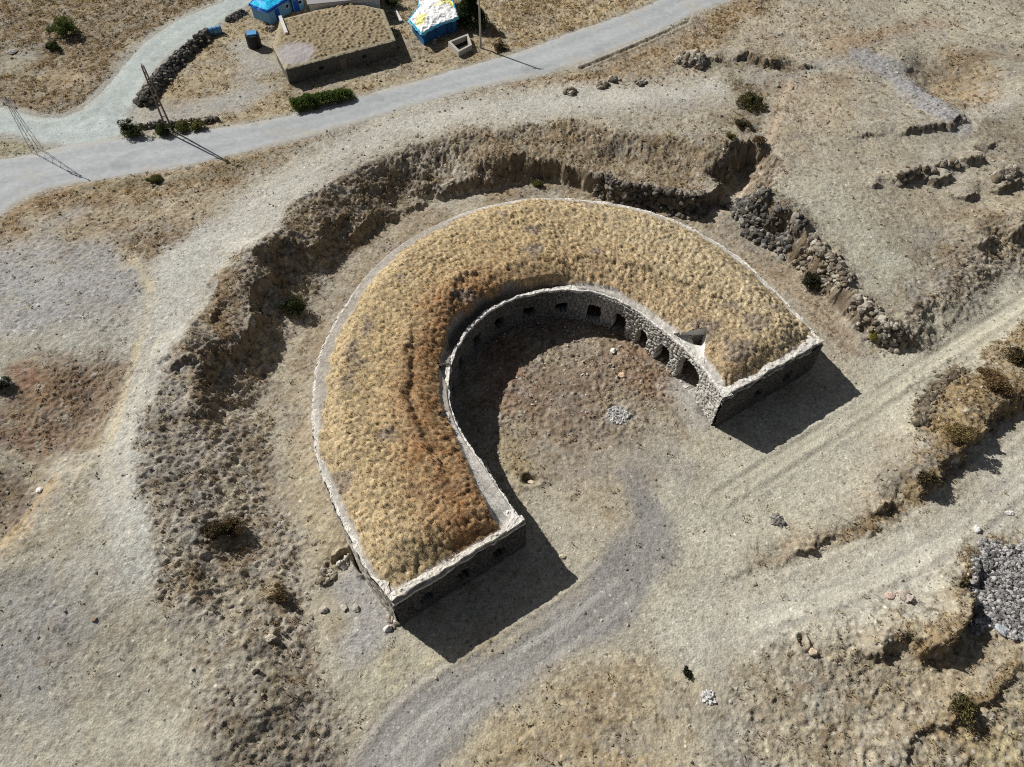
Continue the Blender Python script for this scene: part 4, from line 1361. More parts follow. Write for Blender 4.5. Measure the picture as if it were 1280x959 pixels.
bl = [
    (425, 640 + 10, 0.2, (196, 190, 180), 'white pebble-like stone near the outer wall on the ditch floor', 0),
    (430, 760, 0.32, (190, 182, 170), 'left of two pale round stones on bare ground left of the fort corner', 1),
    (444, 761, 0.32, (186, 180, 168), 'right of two pale round stones on bare ground left of the fort corner', 2),
    (485, 786, 0.42, (205, 202, 196), 'white block lying just below the lower left fort corner', 3),
    (338, 797, 0.36, (200, 190, 172), 'single pale boulder low on the rough ditch slope, lower left', 4),
    (404, 763, 0.36, (176, 168, 156), 'grey stone with a dark shadow at the foot of the slope, lower left', 5),
    (118, 774, 0.2, (150, 128, 108), 'dark brown stone alone on the pale ground at far lower left', 6),
    (385, 403, 0.42, (168, 160, 150), 'grey stone beside the dark green bush in the west ditch', 7),
    (665, 603, 0.4, (214, 196, 176), 'white block in the small burnt pit inside the courtyard', 8),
    (766, 440, 0.42, (230, 226, 214), 'bright white block in the upper part of the courtyard', 9),
    (777, 469, 0.4, (206, 178, 150), 'pinkish block in the courtyard below the bright white one', 10),
    (1111, 745, 0.36, (206, 180, 164), 'pink-tinged boulder on the edge of the lower track', 11),
    (1016, 815, 0.36, (200, 182, 156), 'pale stone beside the small dark pit in the lower right scrub', 12),
    (15, 66, 0.7, (176, 172, 164), 'pale flat boulder on grey ground near the upper left corner', 13),
    (1222, 193, 0.6, (170, 162, 150), 'lone angular boulder with a long shadow on the upper right plateau', 14),
    (1262, 642, 0.45, (214, 210, 202), 'white stone on the right edge of the lower track', 15),
    (1222, 662, 0.4, (210, 208, 204), 'small white stone on the lower track above the stone bed', 16),
    (1252, 788, 0.55, (176, 180, 184), 'pale blue-grey block at the bottom of the stone bed', 17),
    (4, 480, 0.8, (178, 178, 174), 'light grey rock at the left edge beside a dark shrub', 19),
    (320, 840, 0.3, (80, 72, 66), 'small dark stone on the lower ditch slope below the pale boulder', 20),
    (702, 696, 0.28, (204, 194, 166), 'cream stone on the dirt right of the left wing', 21),
    (972, 108, 0.5, (150, 142, 128), 'grey stone beside the footpath at the upper right', 22),
    (50, 613, 0.35, (224, 222, 214), 'bright white stone at the left edge of the bare ground', 23),
]
for px, py, s_, c_, lab, sd_ in bl:
    boulder(px, py, s_, c_, lab, 2000 + sd_ * 3)


# ------------------------------------------------------------------ scattered ground cover (uncountable)
def scatter_points(n, seed, weight, xr=(-95, 95), yr=(4, 140), pw=1.0):
    r = np.random.default_rng(seed)
    x = r.uniform(*xr, n)
    y = r.uniform(*yr, n)
    # visible wedge only
    vis = np.abs(x) < 0.72 * np.hypot(y, CAMH) * 1.12 + 3
    x, y = x[vis], y[vis]
    ix = np.clip(np.searchsorted(AX, x) - 1, 0, len(AX) - 2)
    iy = np.clip(np.searchsorted(AY, y) - 1, 0, len(AY) - 2)
    w_ = weight[ix, iy]
    k = r.random(len(x)) < w_ ** pw
    return x[k], y[k], FH[ix[k], iy[k]], FC[ix[k], iy[k]]


notin = (samp(dFort, FX, FY) > 0.25) & (roadm < 0.4)
xs_, ys_, zs_, cs_ = scatter_points(330000, 11, np.clip((0.06 + 0.45 * FR ** 2), 0, 1) * notin)
r = np.random.default_rng(12)
sz = 0.03 + 0.18 * r.random(len(xs_)) ** 5
sz *= 1 + np.clip((ys_ - 60) / 80, 0, 1)
sel = r.random(len(xs_)) < 0.32
pal = np.array([lin(c) for c in ((182, 174, 160), (150, 142, 130), (120, 110, 98), (204, 198, 186))])
cc_ = pal[r.integers(4, size=len(xs_))] * 0.6 + cs_ * 0.4
o = rocks_mesh('rubble', np.c_[xs_, ys_, zs_ + 0.01][sel], sz[sel], cc_[sel], 13, shapes=SHAPES[:6])
tag(o, 'small loose stones and rubble strewn over the ground and ditch slopes', 'rubble')
o['kind'] = 'stuff'


def tuft_mesh(name, X, Y, Z, C, S, seed, blades=12, spread=0.8, parent=None, mat=None, up=1.0):
    r = np.random.default_rng(seed)
    n = len(X)
    B = blades
    ang = r.uniform(0, 2 * math.pi, (n, B))
    rad = np.sqrt(r.random((n, B))) * 0.5 * S[:, None]
    ln = (0.5 + 0.5 * r.random((n, B))) * S[:, None] * up
    tilt = spread * r.random((n, B))
    bx = X[:, None] + np.cos(ang) * rad
    by = Y[:, None] + np.sin(ang) * rad
    bz = np.repeat(Z[:, None] - 0.03, B, 1)
    wv = 0.15 * S[:, None] * (0.6 + r.random((n, B)))
    a2_ = ang + r.uniform(-1.2, 1.2, (n, B)) + math.pi / 2
    dx, dy = np.cos(a2_) * wv, np.sin(a2_) * wv
    tx = bx + np.cos(ang) * ln * tilt
    ty = by + np.sin(ang) * ln * tilt
    tz = bz + ln * (1 - 0.4 * tilt)
    V = np.stack([np.stack([bx - dx, by - dy, bz], -1), np.stack([bx + dx, by + dy, bz], -1), np.stack([tx, ty, tz], -1)], 2).reshape(-1, 3)
    Fq = np.arange(len(V)).reshape(-1, 3)
    cc = np.repeat(np.repeat(C[:, None, :], B, 1) * r.uniform(0.75, 1.3, (n, B, 1)), 3, 1).reshape(-1, 3)
    return mesh_np(name, V, Fq, mat or M_grass, parent, np.clip(cc, 0.005, 0.9), smooth=False)


xs_, ys_, zs_, cs_ = scatter_points(420000, 21, np.clip(FT * 0.8 * (0.35 + veg), 0, 1) * notin)
r = np.random.default_rng(22)
S_ = (0.14 + 0.4 * r.random(len(xs_)) ** 2.5) * (1 + 0.6 * np.clip((ys_ - 60) / 80, 0, 1))
pal = np.array([lin(c) for c in ((166, 140, 96), (132, 112, 84), (104, 90, 70), (184, 160, 116), (112, 108, 78))])
cc_ = pal[r.integers(5, size=len(xs_))] * 0.6 + cs_ * 0.6
o = tuft_mesh('dry_scrub', xs_, ys_, zs_, cc_, S_, 23, 8, 1.0, up=0.6)
tag(o, 'low dry grass and brown scrub covering the slopes and fields', 'scrub')
o['kind'] = 'stuff'

# grass on the turf roof
r = np.random.default_rng(31)
gi = r.integers(0, NT, 26000)
gu = r.integers(1, NU - 1, 26000)
kk = (r.random(26000) < grassm[gi, gu] * (0.25 + 0.9 * sstep(0.5, 0.15, a1[gi, gu])))
gi, gu = gi[kk], gu[kk]
keepw = np.ones(len(gi), bool)
for tri, _ in wells:
    keepw &= sdf_poly(tri, RX[gi, gu], RY[gi, gu]) > 0.2
gi, gu = gi[keepw], gu[keepw]
o = tuft_mesh('grass', RX[gi, gu] + r.normal(0, 0.03, len(gi)), RY[gi, gu] + r.normal(0, 0.03, len(gi)), RZ[gi, gu], RC[gi, gu] * 1.35, r.uniform(0.10, 0.22, len(gi)), 33, 9, 0.8, parent=fort)
o['kind'] = 'stuff'
o['label'] = 'golden tufts of dry grass on the roof'

# litter in the courtyard
r = np.random.default_rng(41)
cpoly = unp([(600, 430), (640, 395), (740, 380), (800, 410), (850, 470), (800, 520), (700, 540), (620, 570), (590, 500)], 0)
q = np.c_[r.uniform(-8, 18, 2600), r.uniform(28, 54, 2600)]
q = q[sdf_poly(cpoly, q[:, 0], q[:, 1]) < 0]
q = q[r.random(len(q)) < np.clip(0.25 + 0.5 * fbm(q[:, 0], q[:, 1], 4, 43, 2), 0.03, 1)]
pl = np.array([lin(c) for c in ((214, 208, 196), (180, 168, 150), (226, 224, 218), (130, 104, 84), (150, 140, 128))])
o = rocks_mesh('litter', np.c_[q, gz(q[:, 0], q[:, 1]) + 0.03], r.uniform(0.05, 0.15, len(q)), pl[r.integers(5, size=len(q))], 45, shapes=SHAPES[:6])
tag(o, 'pale bits of litter and broken stone strewn over the courtyard', 'litter')
o['kind'] = 'stuff'


# ------------------------------------------------------------------ bushes and tree
def leaf_cloud(name, R, n, cols, seed, parent, leaf=0.09, squash=0.75, centre=(0, 0, 0), lobes=16):
    r = np.random.default_rng(seed)
    L = r.normal(0, 0.40, (lobes, 3)) * R
    L[:, 2] = np.abs(L[:, 2]) * squash
    lr = R * r.uniform(0.22, 0.5, lobes)
    k = r.integers(lobes, size=n)
    d = r.normal(size=(n, 3))
    d /= np.linalg.norm(d, axis=1)[:, None]
    rad = lr[k] * (0.5 + 0.5 * r.random(n) ** 0.5 + 0.9 * (r.random(n) > 0.85) * r.random(n))
    P = L[k] + d * rad[:, None] * np.array([1, 1, squash])
    P[:, 2] += R * squash * 0.55
    P = P[P[:, 2] > 0.02]
    n = len(P)
    a = r.normal(size=(n, 3))
    a /= np.linalg.norm(a, axis=1)[:, None]
    b = np.cross(a, r.normal(size=(n, 3)))
    b /= np.linalg.norm(b, axis=1)[:, None]
    sz_ = leaf * r.uniform(0.6, 1.5, n)[:, None]
    P = P + np.asarray(centre)
    V = np.stack([P - a * sz_, P + b * sz_ * 0.5, P + a * sz_, P - b * sz_ * 0.5], 1).reshape(-1, 3)
    Fq = np.arange(len(V)).reshape(-1, 4)
    pal_ = np.array([lin(c) for c in cols])
    c = np.repeat(pal_[r.integers(len(pal_), size=n)] * r.uniform(0.7, 1.3, n)[:, None], 4, 0)
    return mesh_np(name, V, Fq, M_grass, parent, np.clip(c, 0.004, 0.8), smooth=False)


M_wood = mat_col('dark_bark', (88, 74, 60), 0.3, 6.0, 0.95)


def bush(px, py, R, cols, label, seed, squash=0.75, cat='bush', name='bush', leaf=0.075, n=None, group=None):
    x, y, z = at(px, py)
    e = empty(name, (x, y, z - 0.03), label, cat, group)
    leaf_cloud('foliage', R, n or int(2600 * R * R + 700), cols, seed, e, leaf, squash)
    st = MB()
    r_ = random.Random(seed)
    for i in range(6):
        a = r_.uniform(0, 6.28)
        st.tube((0, 0, -0.1), (math.cos(a) * R * 0.6, math.sin(a) * R * 0.6, R * squash * r_.uniform(0.6, 1.2)), 0.035, 0.01, 5)
    me = bpy.data.meshes.new('stems')
    me.from_pydata(st.v, [], st.f)
    me.materials.append(M_wood)
    s = bpy.data.objects.new('stems', me)
    COL.objects.link(s)
    s.parent = e
    return e


GREEN = [(70, 86, 40), (92, 106, 52), (54, 68, 34), (112, 118, 66)]
DKG = [(48, 54, 36), (62, 66, 44), (38, 42, 30), (84, 80, 56)]
OLV = [(128, 120, 76), (104, 100, 64), (156, 142, 96)]
BRN = [(122, 104, 78), (146, 122, 88), (96, 82, 62)]
bush(83, 44, 1.9, GREEN + [(120, 138, 70)], 'bright green round shrub in the brown field at upper left', 3001, 0.8)
bush(66, 62, 1.0, DKG + GREEN[:2], 'small dark shrub just below the bright green one at upper left', 3003)
bush(166, 168, 1.3, GREEN[:3] + DKG, 'dark green bush at the left end of the low roadside wall', 3005)
bush(205, 166, 1.1, GREEN + DKG, 'green bush growing at the foot of the tall pole behind the road', 3007, 0.7)
bush(228, 162, 1.0, OLV + GREEN, 'yellow-green bush against the low roadside wall, right of the pole', 3009, 0.6)
bush(248, 160, 0.9, GREEN[1:3] + OLV, 'small bush near the right end of the low roadside wall', 3011, 0.6)
bush(370, 388, 1.35, DKG + GREEN[:1], 'dark green bush standing alone in the west ditch', 3013, 0.8)
bush(1015, 354, 1.25, DKG, 'dark round bush right of the fort below the rock ledge', 3015, 0.8)
bush(1091, 421, 0.7, [(150, 142, 64), (126, 124, 56), (168, 156, 84)], 'small yellow-green bush at the foot of the lowest rock ledge', 3017)
bush(272, 668, 0.9, DKG + BRN, 'dark shrub in the hollow of the west ditch slope, left of its neighbour', 3019, 0.7)
bush(291, 664, 0.95, BRN + DKG[:1], 'brown shrub in the hollow of the west ditch slope, right of its neighbour', 3021, 0.7)
bush(1197, 884, 1.0, OLV + OLV + DKG, 'olive shrub on the small bank in the lower right corner', 3023, 0.8)
bush(350, 748, 0.7, BRN, 'dry brown shrub at the foot of the slope, lower left', 3025, 0.6)
bush(1200, 545, 1.2, [(168, 150, 108), (140, 122, 84), (120, 104, 72)], 'straw-coloured bush on the lower end of the brushy bank', 3027, 0.5)
bush(1186, 540, 0.5, [(172, 154, 104), (146, 130, 84)], 'small yellowish bush on the brushy bank, left of the straw-coloured one', 3029, 0.7)
bush(1240, 480, 1.5, BRN + [(150, 122, 84), (164, 140, 100)], 'russet bush on the middle of the brushy bank', 3031, 0.45)
bush(1268, 450, 1.1, BRN + DKG, 'brown bush at the upper end of the brushy bank by the right edge', 3033, 0.45)
bush(938, 132, 1.7, DKG + OLV, 'low dark thicket beside the footpath, upper right of the ditch', 3035, 0.45)
bush(925, 158, 0.9, BRN + DKG, 'dark scrub clump just below the thicket at the head of the ditch', 3037, 0.5)
bush(948, 178, 0.8, BRN, 'small rust-brown bush at the end of the footpath above the ditch', 3039, 0.6)
bush(912, 172, 0.7, OLV, 'yellowish tuft on the tip of the ditch bank', 3041, 0.5)
bush(6, 484, 0.8, DKG, 'dark shrub at the left edge beside the light grey rock', 3043, 0.7)
bush(672, 232, 0.7, GREEN[:2] + OLV, 'small green bush on the ditch floor behind the fort', 3045, 0.7)
bush(860, 842, 0.4, DKG, 'tiny dark plant on bare ground near the bottom edge', 3047, 0.5)
bush(1152, 600, 0.8, DKG + BRN, 'dark clump in the shadow at the lower tip of the brushy bank', 3049, 0.6)
bush(492, 8, 1.3, GREEN, 'light green bush between the stone house and the white-roofed hut', 3051, 0.9)
bush(625, 62, 0.9, BRN + DKG, 'brown bush at the road edge right of the roadside pole', 3053, 0.6)
bush(196, 226, 0.8, OLV + GREEN, 'small grey-green bush on the lower verge of the main road', 3055, 0.5)

# hedge along the road
hx_, hy_, hz_ = at(402, 128)
hedge = empty('hedge', (hx_, hy_, hz_), 'long bright green hedge on the upper edge of the main road', 'hedge')
a_ = np.array(at(366, 137)[:2])
b_ = np.array(at(440, 121)[:2])
Vs, Fs, Cs = [], [], []
fol = None
r = np.random.default_rng(55)
nl = 9000
t_ = r.random(nl)
base = a_ + (b_ - a_) * t_[:, None]
nr = np.array([-(b_ - a_)[1], (b_ - a_)[0]]) / np.hypot(*(b_ - a_))
hh = 1.1 + 0.9 * fbm(t_ * 9, t_ * 0, 1.0, 57, 3)
off = (r.normal(0, 0.5, nl) * (1 + 0.7 * fbm(t_ * 9, t_ * 0 + 5, 1.2, 58, 3))).clip(-1.3, 1.3)
zz = hh * np.sqrt(np.clip(1 - (off / 1.35) ** 2, 0, 1)) * r.random(nl) ** 0.35
P = np.c_[base + nr * off[:, None], zz] - np.array([hx_, hy_, 0])
P[:, :2] += r.normal(0, 0.1, (nl, 2))
a = r.normal(size=(nl, 3))
a[:, 2] = np.abs(a[:, 2]) + 0.8
a /= np.linalg.norm(a, axis=1)[:, None]
b = np.cross(a, r.normal(size=(nl, 3)))
b /= np.linalg.norm(b, axis=1)[:, None]
sz_ = 0.14 * r.uniform(0.7, 1.4, nl)[:, None]
V = np.stack([P - a * sz_, P + b * sz_ * 0.35, P + a * sz_ * 1.4, P - b * sz_ * 0.35], 1).reshape(-1, 3)
pal_ = np.array([lin(c) for c in ((96, 118, 56), (78, 98, 48), (120, 136, 72), (62, 76, 40))])
mesh_np('foliage', V, np.arange(len(V)).reshape(-1, 4), M_grass, hedge, np.repeat(pal_[r.integers(4, size=nl)] * r.uniform(0.7, 1.25, nl)[:, None], 4, 0), smooth=False)


def tree(px, py, h, R, cols, label, seed):
    x, y, z = at(px, py)
    e = empty('tree', (x, y, z), label, 'tree')
    t = MB()
    t.tube((0, 0, -0.2), (0.1, 0.05, h * 0.55), 0.22, 0.12, 10)
    t.tube((0.1, 0.05, h * 0.55), (0.0, 0.1, h * 0.92), 0.12, 0.03, 8)
    r_ = random.Random(seed)
    for i in range(16):
        a = r_.uniform(0, 6.28)
        zz0 = h * r_.uniform(0.2, 0.8)
        ln = R * (1.05 - zz0 / h) * 1.3
        t.tube((0.08, 0.05, zz0), (math.cos(a) * ln, math.sin(a) * ln, zz0 + ln * 0.25), 0.05, 0.012, 5)
    me = bpy.data.meshes.new('trunk')
    me.from_pydata(t.v, [], t.f)
    me.materials.append(M_wood)
    o_ = bpy.data.objects.new('trunk', me)
    COL.objects.link(o_)
    o_.parent = e
    r = np.random.default_rng(seed)
    n = 11000
    zc_ = h * (0.12 + 0.86 * r.random(n) ** 1.1)
    ang = r.uniform(0, 6.28, n)
    prof_ = R * (1 - (zc_ / h - 0.12) / 0.9).clip(0.05, 1) ** 0.7 * (1 + 0.35 * vnoise(ang * 1.3, zc_ * 1.4, 1.0, seed))
    rad = prof_ * (0.35 + 0.7 * r.random(n) ** 0.6)
    P = np.c_[np.cos(ang) * rad, np.sin(ang) * rad, zc_]
    a = r.normal(size=(n, 3))
    a /= np.linalg.norm(a, axis=1)[:, None]
    b = np.cross(a, r.normal(size=(n, 3)))
    b /= np.linalg.norm(b, axis=1)[:, None]
    s = 0.13 * r.uniform(0.6, 1.4, n)[:, None]
    V = np.stack([P - a * s, P + b * s * 0.5, P + a * s, P - b * s * 0.5], 1).reshape(-1, 3)
    pal2 = np.array([lin(c) for c in cols])
    mesh_np('crown', V, np.arange(len(V)).reshape(-1, 4), M_grass, e, np.repeat(pal2[r.integers(len(pal2), size=n)] * r.uniform(0.7, 1.3, n)[:, None], 4, 0), smooth=False)


tree(588, 32, 5.0, 2.3, [(52, 66, 40), (42, 54, 34), (66, 80, 46)], 'dark green tree beside the white-roofed hut near the top edge', 4001)

# ------------------------------------------------------------------ buildings
M_wall = mat_col('rubble_wall', (84, 80, 74), 0.4, 3.5, 0.95, (118, 113, 104), bump_s=0.6, bump_d=0.06)
M_conc = mat_col('grey_concrete', (178, 172, 162), 0.15, 2.0, 0.9)
M_bluewall = mat_col('pale_blue_panel', (120, 176, 214), 0.12, 3.0, 0.6)
M_bluesheet = mat_col('cyan_sheet_roof', (0, 168, 226), 0.15, 1.5, 0.45, (40, 200, 240))
M_bluedark = mat_col('blue_fascia', (10, 84, 186), 0.15, 2.0, 0.5)
M_white = mat_col('white_tarpaulin', (240, 238, 226), 0.05, 1.0, 0.6, (250, 248, 240))
M_yel = mat_col('yellow_tarpaulin', (232, 220, 132), 0.08, 1.0, 0.6, (244, 236, 170))
M_huwall = mat_col('faded_blue_boards', (30, 60, 92), 0.5, 1.2, 0.8, (40, 110, 170), stretch=(1, 1, 0.3))
M_tarp = mat_attr('tarpaulin', 0.06, 2.0, 0.1, 0.01, 0.5, 12.0)
M_dark = mat_col('dark_interior', (34, 32, 30), 0.2, 3.0, 0.9)
M_grey = mat_col('grey_sheet_roof', (150, 148, 148), 0.1, 2.0, 0.7, stretch=(6, 1, 1))
M_timber = mat_col('grey_timber', (120, 108, 94), 0.2, 4.0, 0.9, stretch=(8, 8, 0.6))
M_metal = mat_col('galvanised_steel', (120, 120, 122), 0.15, 4.0, 0.5, metal=0.5)
M_glass = mat_col('dark_glass', (30, 36, 44), 0.1, 1.0, 0.15)
M_porc = mat_col('insulator', (120, 86, 66), 0.1, 2.0, 0.3)
GZ = PZ + 0.05


def W(px, py, z):
    return tuple(unp((px, py), z)[0])


def child_box(parent, name, mat, c, sx, sy, z0, z1, rz):
    return MB().box(c, sx, sy, z0, z1, rz).build(name, mat, parent)


# turf-roofed stone house
hz1 = PZ + 2.4
hp = [W(357, 86, hz1), W(493, 50, hz1), W(478, 12, hz1), W(437, 3, hz1), W(351, 24, hz1), W(342, 57, hz1)]
c0 = np.mean(hp, 0)
house = empty('stone_house', (c0[0], c0[1], GZ), 'low stone house with a flat roof overgrown with dry grass, above the road', 'house')
wall = MB().prism(hp, GZ - 0.5, hz1 - 0.12)
wall.build('wall', M_wall, house)
# roof as a bumpy sheet
hpa = np.array(hp)
hpc = hpa.mean(0)
hpe = hpc + (hpa - hpc) * 1.02
x0, y0 = hpe.min(0)
x1, y1 = hpe.max(0)
gx_, gy_ = np.meshgrid(np.arange(x0 - .2, x1 + .2, 0.14), np.arange(y0 - .2, y1 + .2, 0.14), indexing='ij')
d = sdf_poly(hpe, gx_, gy_)
grx, gry = np.gradient(d, 0.14)
kv = d < 0.12
gx2 = np.where((d > -0.1) & kv, gx_ - d * grx, gx_)
gy2 = np.where((d > -0.1) & kv, gy_ - d * gry, gy_)
a3, b3, c3 = worley(gx_, gy_, 0.55, 801)
gp = np.array(unp((368, 68), hz1)[0])
gravel_m = sstep(3.4, 2.2, np.hypot(gx_ - gp[0], gy_ - gp[1]) + 0.5 * fbm(gx_, gy_, 1.5, 803, 3))
edge_m = sstep(-1.0, -0.2, d)
hz = hz1 + 0.18 * sstep(0, -2.5, d) + (1 - gravel_m) * (0.4 * np.clip(0.7 - a3, 0, 1) * (0.2 + 1.2 * c3)) * (1 - edge_m) + 0.05 * fbm(gx_, gy_, 0.5, 805, 2)
hz = np.where(d > -0.1, hz1 - 0.1, hz)
hc = lin((152, 137, 110)) * (0.8 + 0.4 * c3)[..., None] * (1 + 0.2 * fbm(gx_, gy_, 2, 807, 3))[..., None]
hc = hc * (1 - gravel_m[..., None]) + lin((166, 160, 158)) * gravel_m[..., None]
hc = hc * (1 - 0.6 * edge_m[..., None]) + lin((172, 164, 142)) * 0.6 * edge_m[..., None]
Fh = grid_faces(*gx_.shape)
Fh = Fh[kv.ravel()[Fh].all(1)]
ro = mesh_np('roof', np.stack([gx2, gy2, hz], -1), Fh, M_roof, None, np.clip(hc, 0, 1))
ro.parent = house
bpy_inv.append((ro, house))
# parapet slab, front openings
pw = MB()
pa, pb = np.array(W(351, 24, hz1)), np.array(W(359, 45, hz1))
dd_ = (pb - pa) / np.hypot(*(pb - pa))
nn_ = np.array([-dd_[1], dd_[0]]) * 0.22
pw.prism([tuple(pa - nn_), tuple(pb - nn_), tuple(pb + nn_), tuple(pa + nn_)], GZ, hz1 + 0.5)
pw.build('parapet', M_plaster, house)
fa, fb = np.array(hp[0]), np.array(hp[1])
fd = (fb - fa) / np.hypot(*(fb - fa))
ang_h = math.atan2(fd[1], fd[0])
fn = np.array([fd[1], -fd[0]])
for f in (0.3, 0.7):
    c = fa + (fb - fa) * f + fn * 0.015
    wf = MB().box(c, 0.9, 0.08, GZ + 0.9, GZ + 1.6, ang_h).build('window', M_timber, house)
    MB().box(c + fn * 0.03, 0.7, 0.06, GZ + 1.0, GZ + 1.5, ang_h).build('pane', M_glass, wf)
dcen = fa + (fb - fa) * 0.5 + fn * 0.015
MB().box(dcen, 0.95, 0.1, GZ - 0.1, GZ + 1.75, ang_h).build('door', M_timber, house)

# neighbouring grey-roofed house at the top edge
hz2 = PZ + 2.9
p2 = [W(385, 8, hz2), W(478, 12 - 14, hz2), W(470, -40, hz2), W(380, -30, hz2)]
p2 = [W(386, 6, hz2), W(436, 1, hz2), W(474, -2, hz2), W(462, -40, hz2), W(378, -36, hz2)]
c0 = np.mean(p2, 0)
h2 = empty('outbuilding', (c0[0], c0[1], GZ), 'whitewashed building with a grey sheet roof behind the turf-roofed house', 'building')
MB().prism(p2, GZ - 0.3, hz2).build('wall', M_plaster, h2)
pe = [tuple(c0 + (np.array(p) - c0) * 1.04) for p in p2]
MB().prism(pe, hz2 + 0.004, hz2 + 0.14).build('roof', M_grey, h2)
w2a, w2b = np.array(p2[0]), np.array(p2[1])
wd = (w2b - w2a) / np.hypot(*(w2b - w2a))
wn_ = np.array([wd[1], -wd[0]])
for f in (0.25, 0.7):
    wf = MB().box(w2a + (w2b - w2a) * f + wn_ * 0.02, 0.9, 0.1, GZ + 1.0, GZ + 1.9, math.atan2(wd[1], wd[0])).build('window', M_timber, h2)
    MB().box(w2a + (w2b - w2a) * f + wn_ * 0.05, 0.7, 0.1, GZ + 1.1, GZ + 1.8, math.atan2(wd[1], wd[0])).build('pane', M_glass, wf)


def tarp_sheet(pts, zr, ridge, e, seed, c_main, c_edge, c_patch, wr):
    """a crumpled sheet drawn over the whole outline, sagging over the edges"""
    P = np.array(pts)
    cc = P.mean(0)
    P = cc + (P - cc) * 1.05
    x0, y0 = P.min(0) - 0.5
    x1, y1 = P.max(0) + 0.5
    X, Y = np.meshgrid(np.arange(x0, x1, 0.09), np.arange(y0, y1, 0.09), indexing='ij')
    d = sdf_poly(P, X, Y) + 0.22 * fbm(X, Y, 1.1, seed, 3)
    w1 = fbm(X + 0.5 * Y, Y - 0.3 * X, 0.9, seed + 1, 4)
    fold = 1 - np.abs(fbm(X, Y, 1.3, seed + 3, 3)) * 2.2
    Z = zr + 0.05 + ridge * sstep(0, 2.2, -d) + wr * (0.6 * w1 + 0.5 * fold + 0.3 * fbm(X, Y, 0.35, seed + 9, 2)) - 0.35 * sstep(-0.28, 0.0, d)
    kv = d < 0.05
    F_ = grid_faces(*X.shape)
    F_ = F_[kv.ravel()[F_].all(1)]
    C = np.ones(X.shape + (3,)) * lin(c_main)
    pm = sstep(0.1, 0.3, fbm(X, Y, 1.8, seed + 5, 2))
    C = C + (lin(c_patch) - C) * pm[..., None] * 0.85
    em = sstep(-0.3, -0.12, d)
    C = C + (lin(c_edge) - C) * em[..., None]
    C = C * (1 + 0.08 * fbm(X, Y, 0.4, seed + 7, 3))[..., None]
    me_ = mesh_np('roof', np.stack([X - 0, Y - 0, Z], -1), F_, M_tarp, None, np.clip(C, 0, 1), smooth=False)
    me_.parent = e
    bpy_inv.append((me_, e))
    return me_


def hut(name, label, roof_px, rz_, wallz, wall_mat, roof_mat, trim_mat, grow=1.05, ridge=0.5, door_edge=None, cat='hut', tarp=None):
    zr = PZ + rz_
    pts = [np.array(W(*p, zr)) for p in roof_px]
    c = np.mean(pts, 0)
    e = empty(name, (c[0], c[1], GZ), label, cat)
    inner = [tuple(c + (p - c) / grow) for p in pts]
    MB().prism(inner, GZ - 0.3, zr + 0.02).build('wall', wall_mat, e)
    tr = MB()
    k = len(pts)
    # roof: hipped, raised centre line
    m = MB()
    top = [(p[0], p[1], zr + 0.06) for p in pts]
    if k == 4:
        ra = (pts[0] + pts[3]) / 2 * 0.85 + c * 0.15
        rb = (pts[1] + pts[2]) / 2 * 0.85 + c * 0.15
        A_, B_ = (*ra, zr + ridge), (*rb, zr + ridge)
        m.quadpoly([top[0], top[1], B_, A_])
        m.quadpoly([top[1], top[2], B_])
        m.quadpoly([top[2], top[3], A_, B_])
        m.quadpoly([top[3], top[0], A_])
    else:
        A_ = (c[0], c[1], zr + ridge)
        for i in range(k):
            m.quadpoly([top[i], top[(i + 1) % k], A_])
    m.quadpoly(top[::-1])
    if tarp is not None:
        rf = tarp_sheet(pts, zr, ridge, e, *tarp)
    else:
        rf = m.build('roof', roof_mat, e)
    for i in range(k):
        a, b = pts[i], pts[(i + 1) % k]
        L = np.hypot(*(b - a))
        tr.box((a + b) / 2, L + 0.06, 0.09, zr - 0.24, zr + 0.05, math.atan2(*(b - a)[::-1]))
    tr.build('fascia', trim_mat, rf)
    if door_edge is not None:
        i, f, kind = door_edge
        a, b = np.array(inner[i]), np.array(inner[(i + 1) % k])
        d_ = (b - a) / np.hypot(*(b - a))
        o_ = (a + b) / 2 - c
        n_ = np.array([d_[1], -d_[0]])
        n_ *= np.sign(n_ @ o_)
        q_ = a + (b - a) * f + n_ * 0.02
        MB().box(q_, 0.85, 0.09, GZ - 0.1, GZ + 1.7, math.atan2(d_[1], d_[0])).build('door', trim_mat, e)
        q_ = a + (b - a) * (f + 0.38) + n_ * 0.02
        wf = MB().box(q_, 0.7, 0.09, GZ + 0.9, GZ + 1.5, math.atan2(d_[1], d_[0])).build('window', M_white, e)
        MB().box(q_ + n_ * 0.03, 0.54, 0.09, GZ + 0.98, GZ + 1.42, math.atan2(d_[1], d_[0])).build('pane', M_glass, wf)
    return e


hut('blue_hut', 'bright blue hut with a cyan sheet roof at the top edge beside the side road', [(311, 5), (334, 14), (368, -8), (342, -22)], 2.3, 2.2, M_bluewall, M_bluesheet, M_bluedark, 1.06, 0.3, (1, 0.3, 'door'), tarp=(811, (30, 190, 235), (20, 96, 200), (0, 150, 225), 0.10))
hut('blue_shed', 'smaller pale blue shed right of the bright blue hut', [(364, 0), (378, -5), (372, -22), (358, -14)], 2.0, 2.0, M_bluewall, M_bluesheet, M_bluedark, 1.06, 0.2, (0, 0.3, 'door'), tarp=(821, (120, 180, 214), (90, 140, 190), (150, 196, 220), 0.06))
hut('tarpaulin_hut', 'hut draped with a crumpled white and yellow tarpaulin beside the dark tree',
    [(511, 24), (527, 42), (546, 31), (573, 22), (566, 2), (560, -16), (524, -16), (524, 8)], 2.2, 2.1, M_huwall, M_white, M_bluesheet, 1.1, 0.3, None,
    tarp=(831, (250, 250, 246), (120, 196, 216), (240, 232, 130), 0.26))

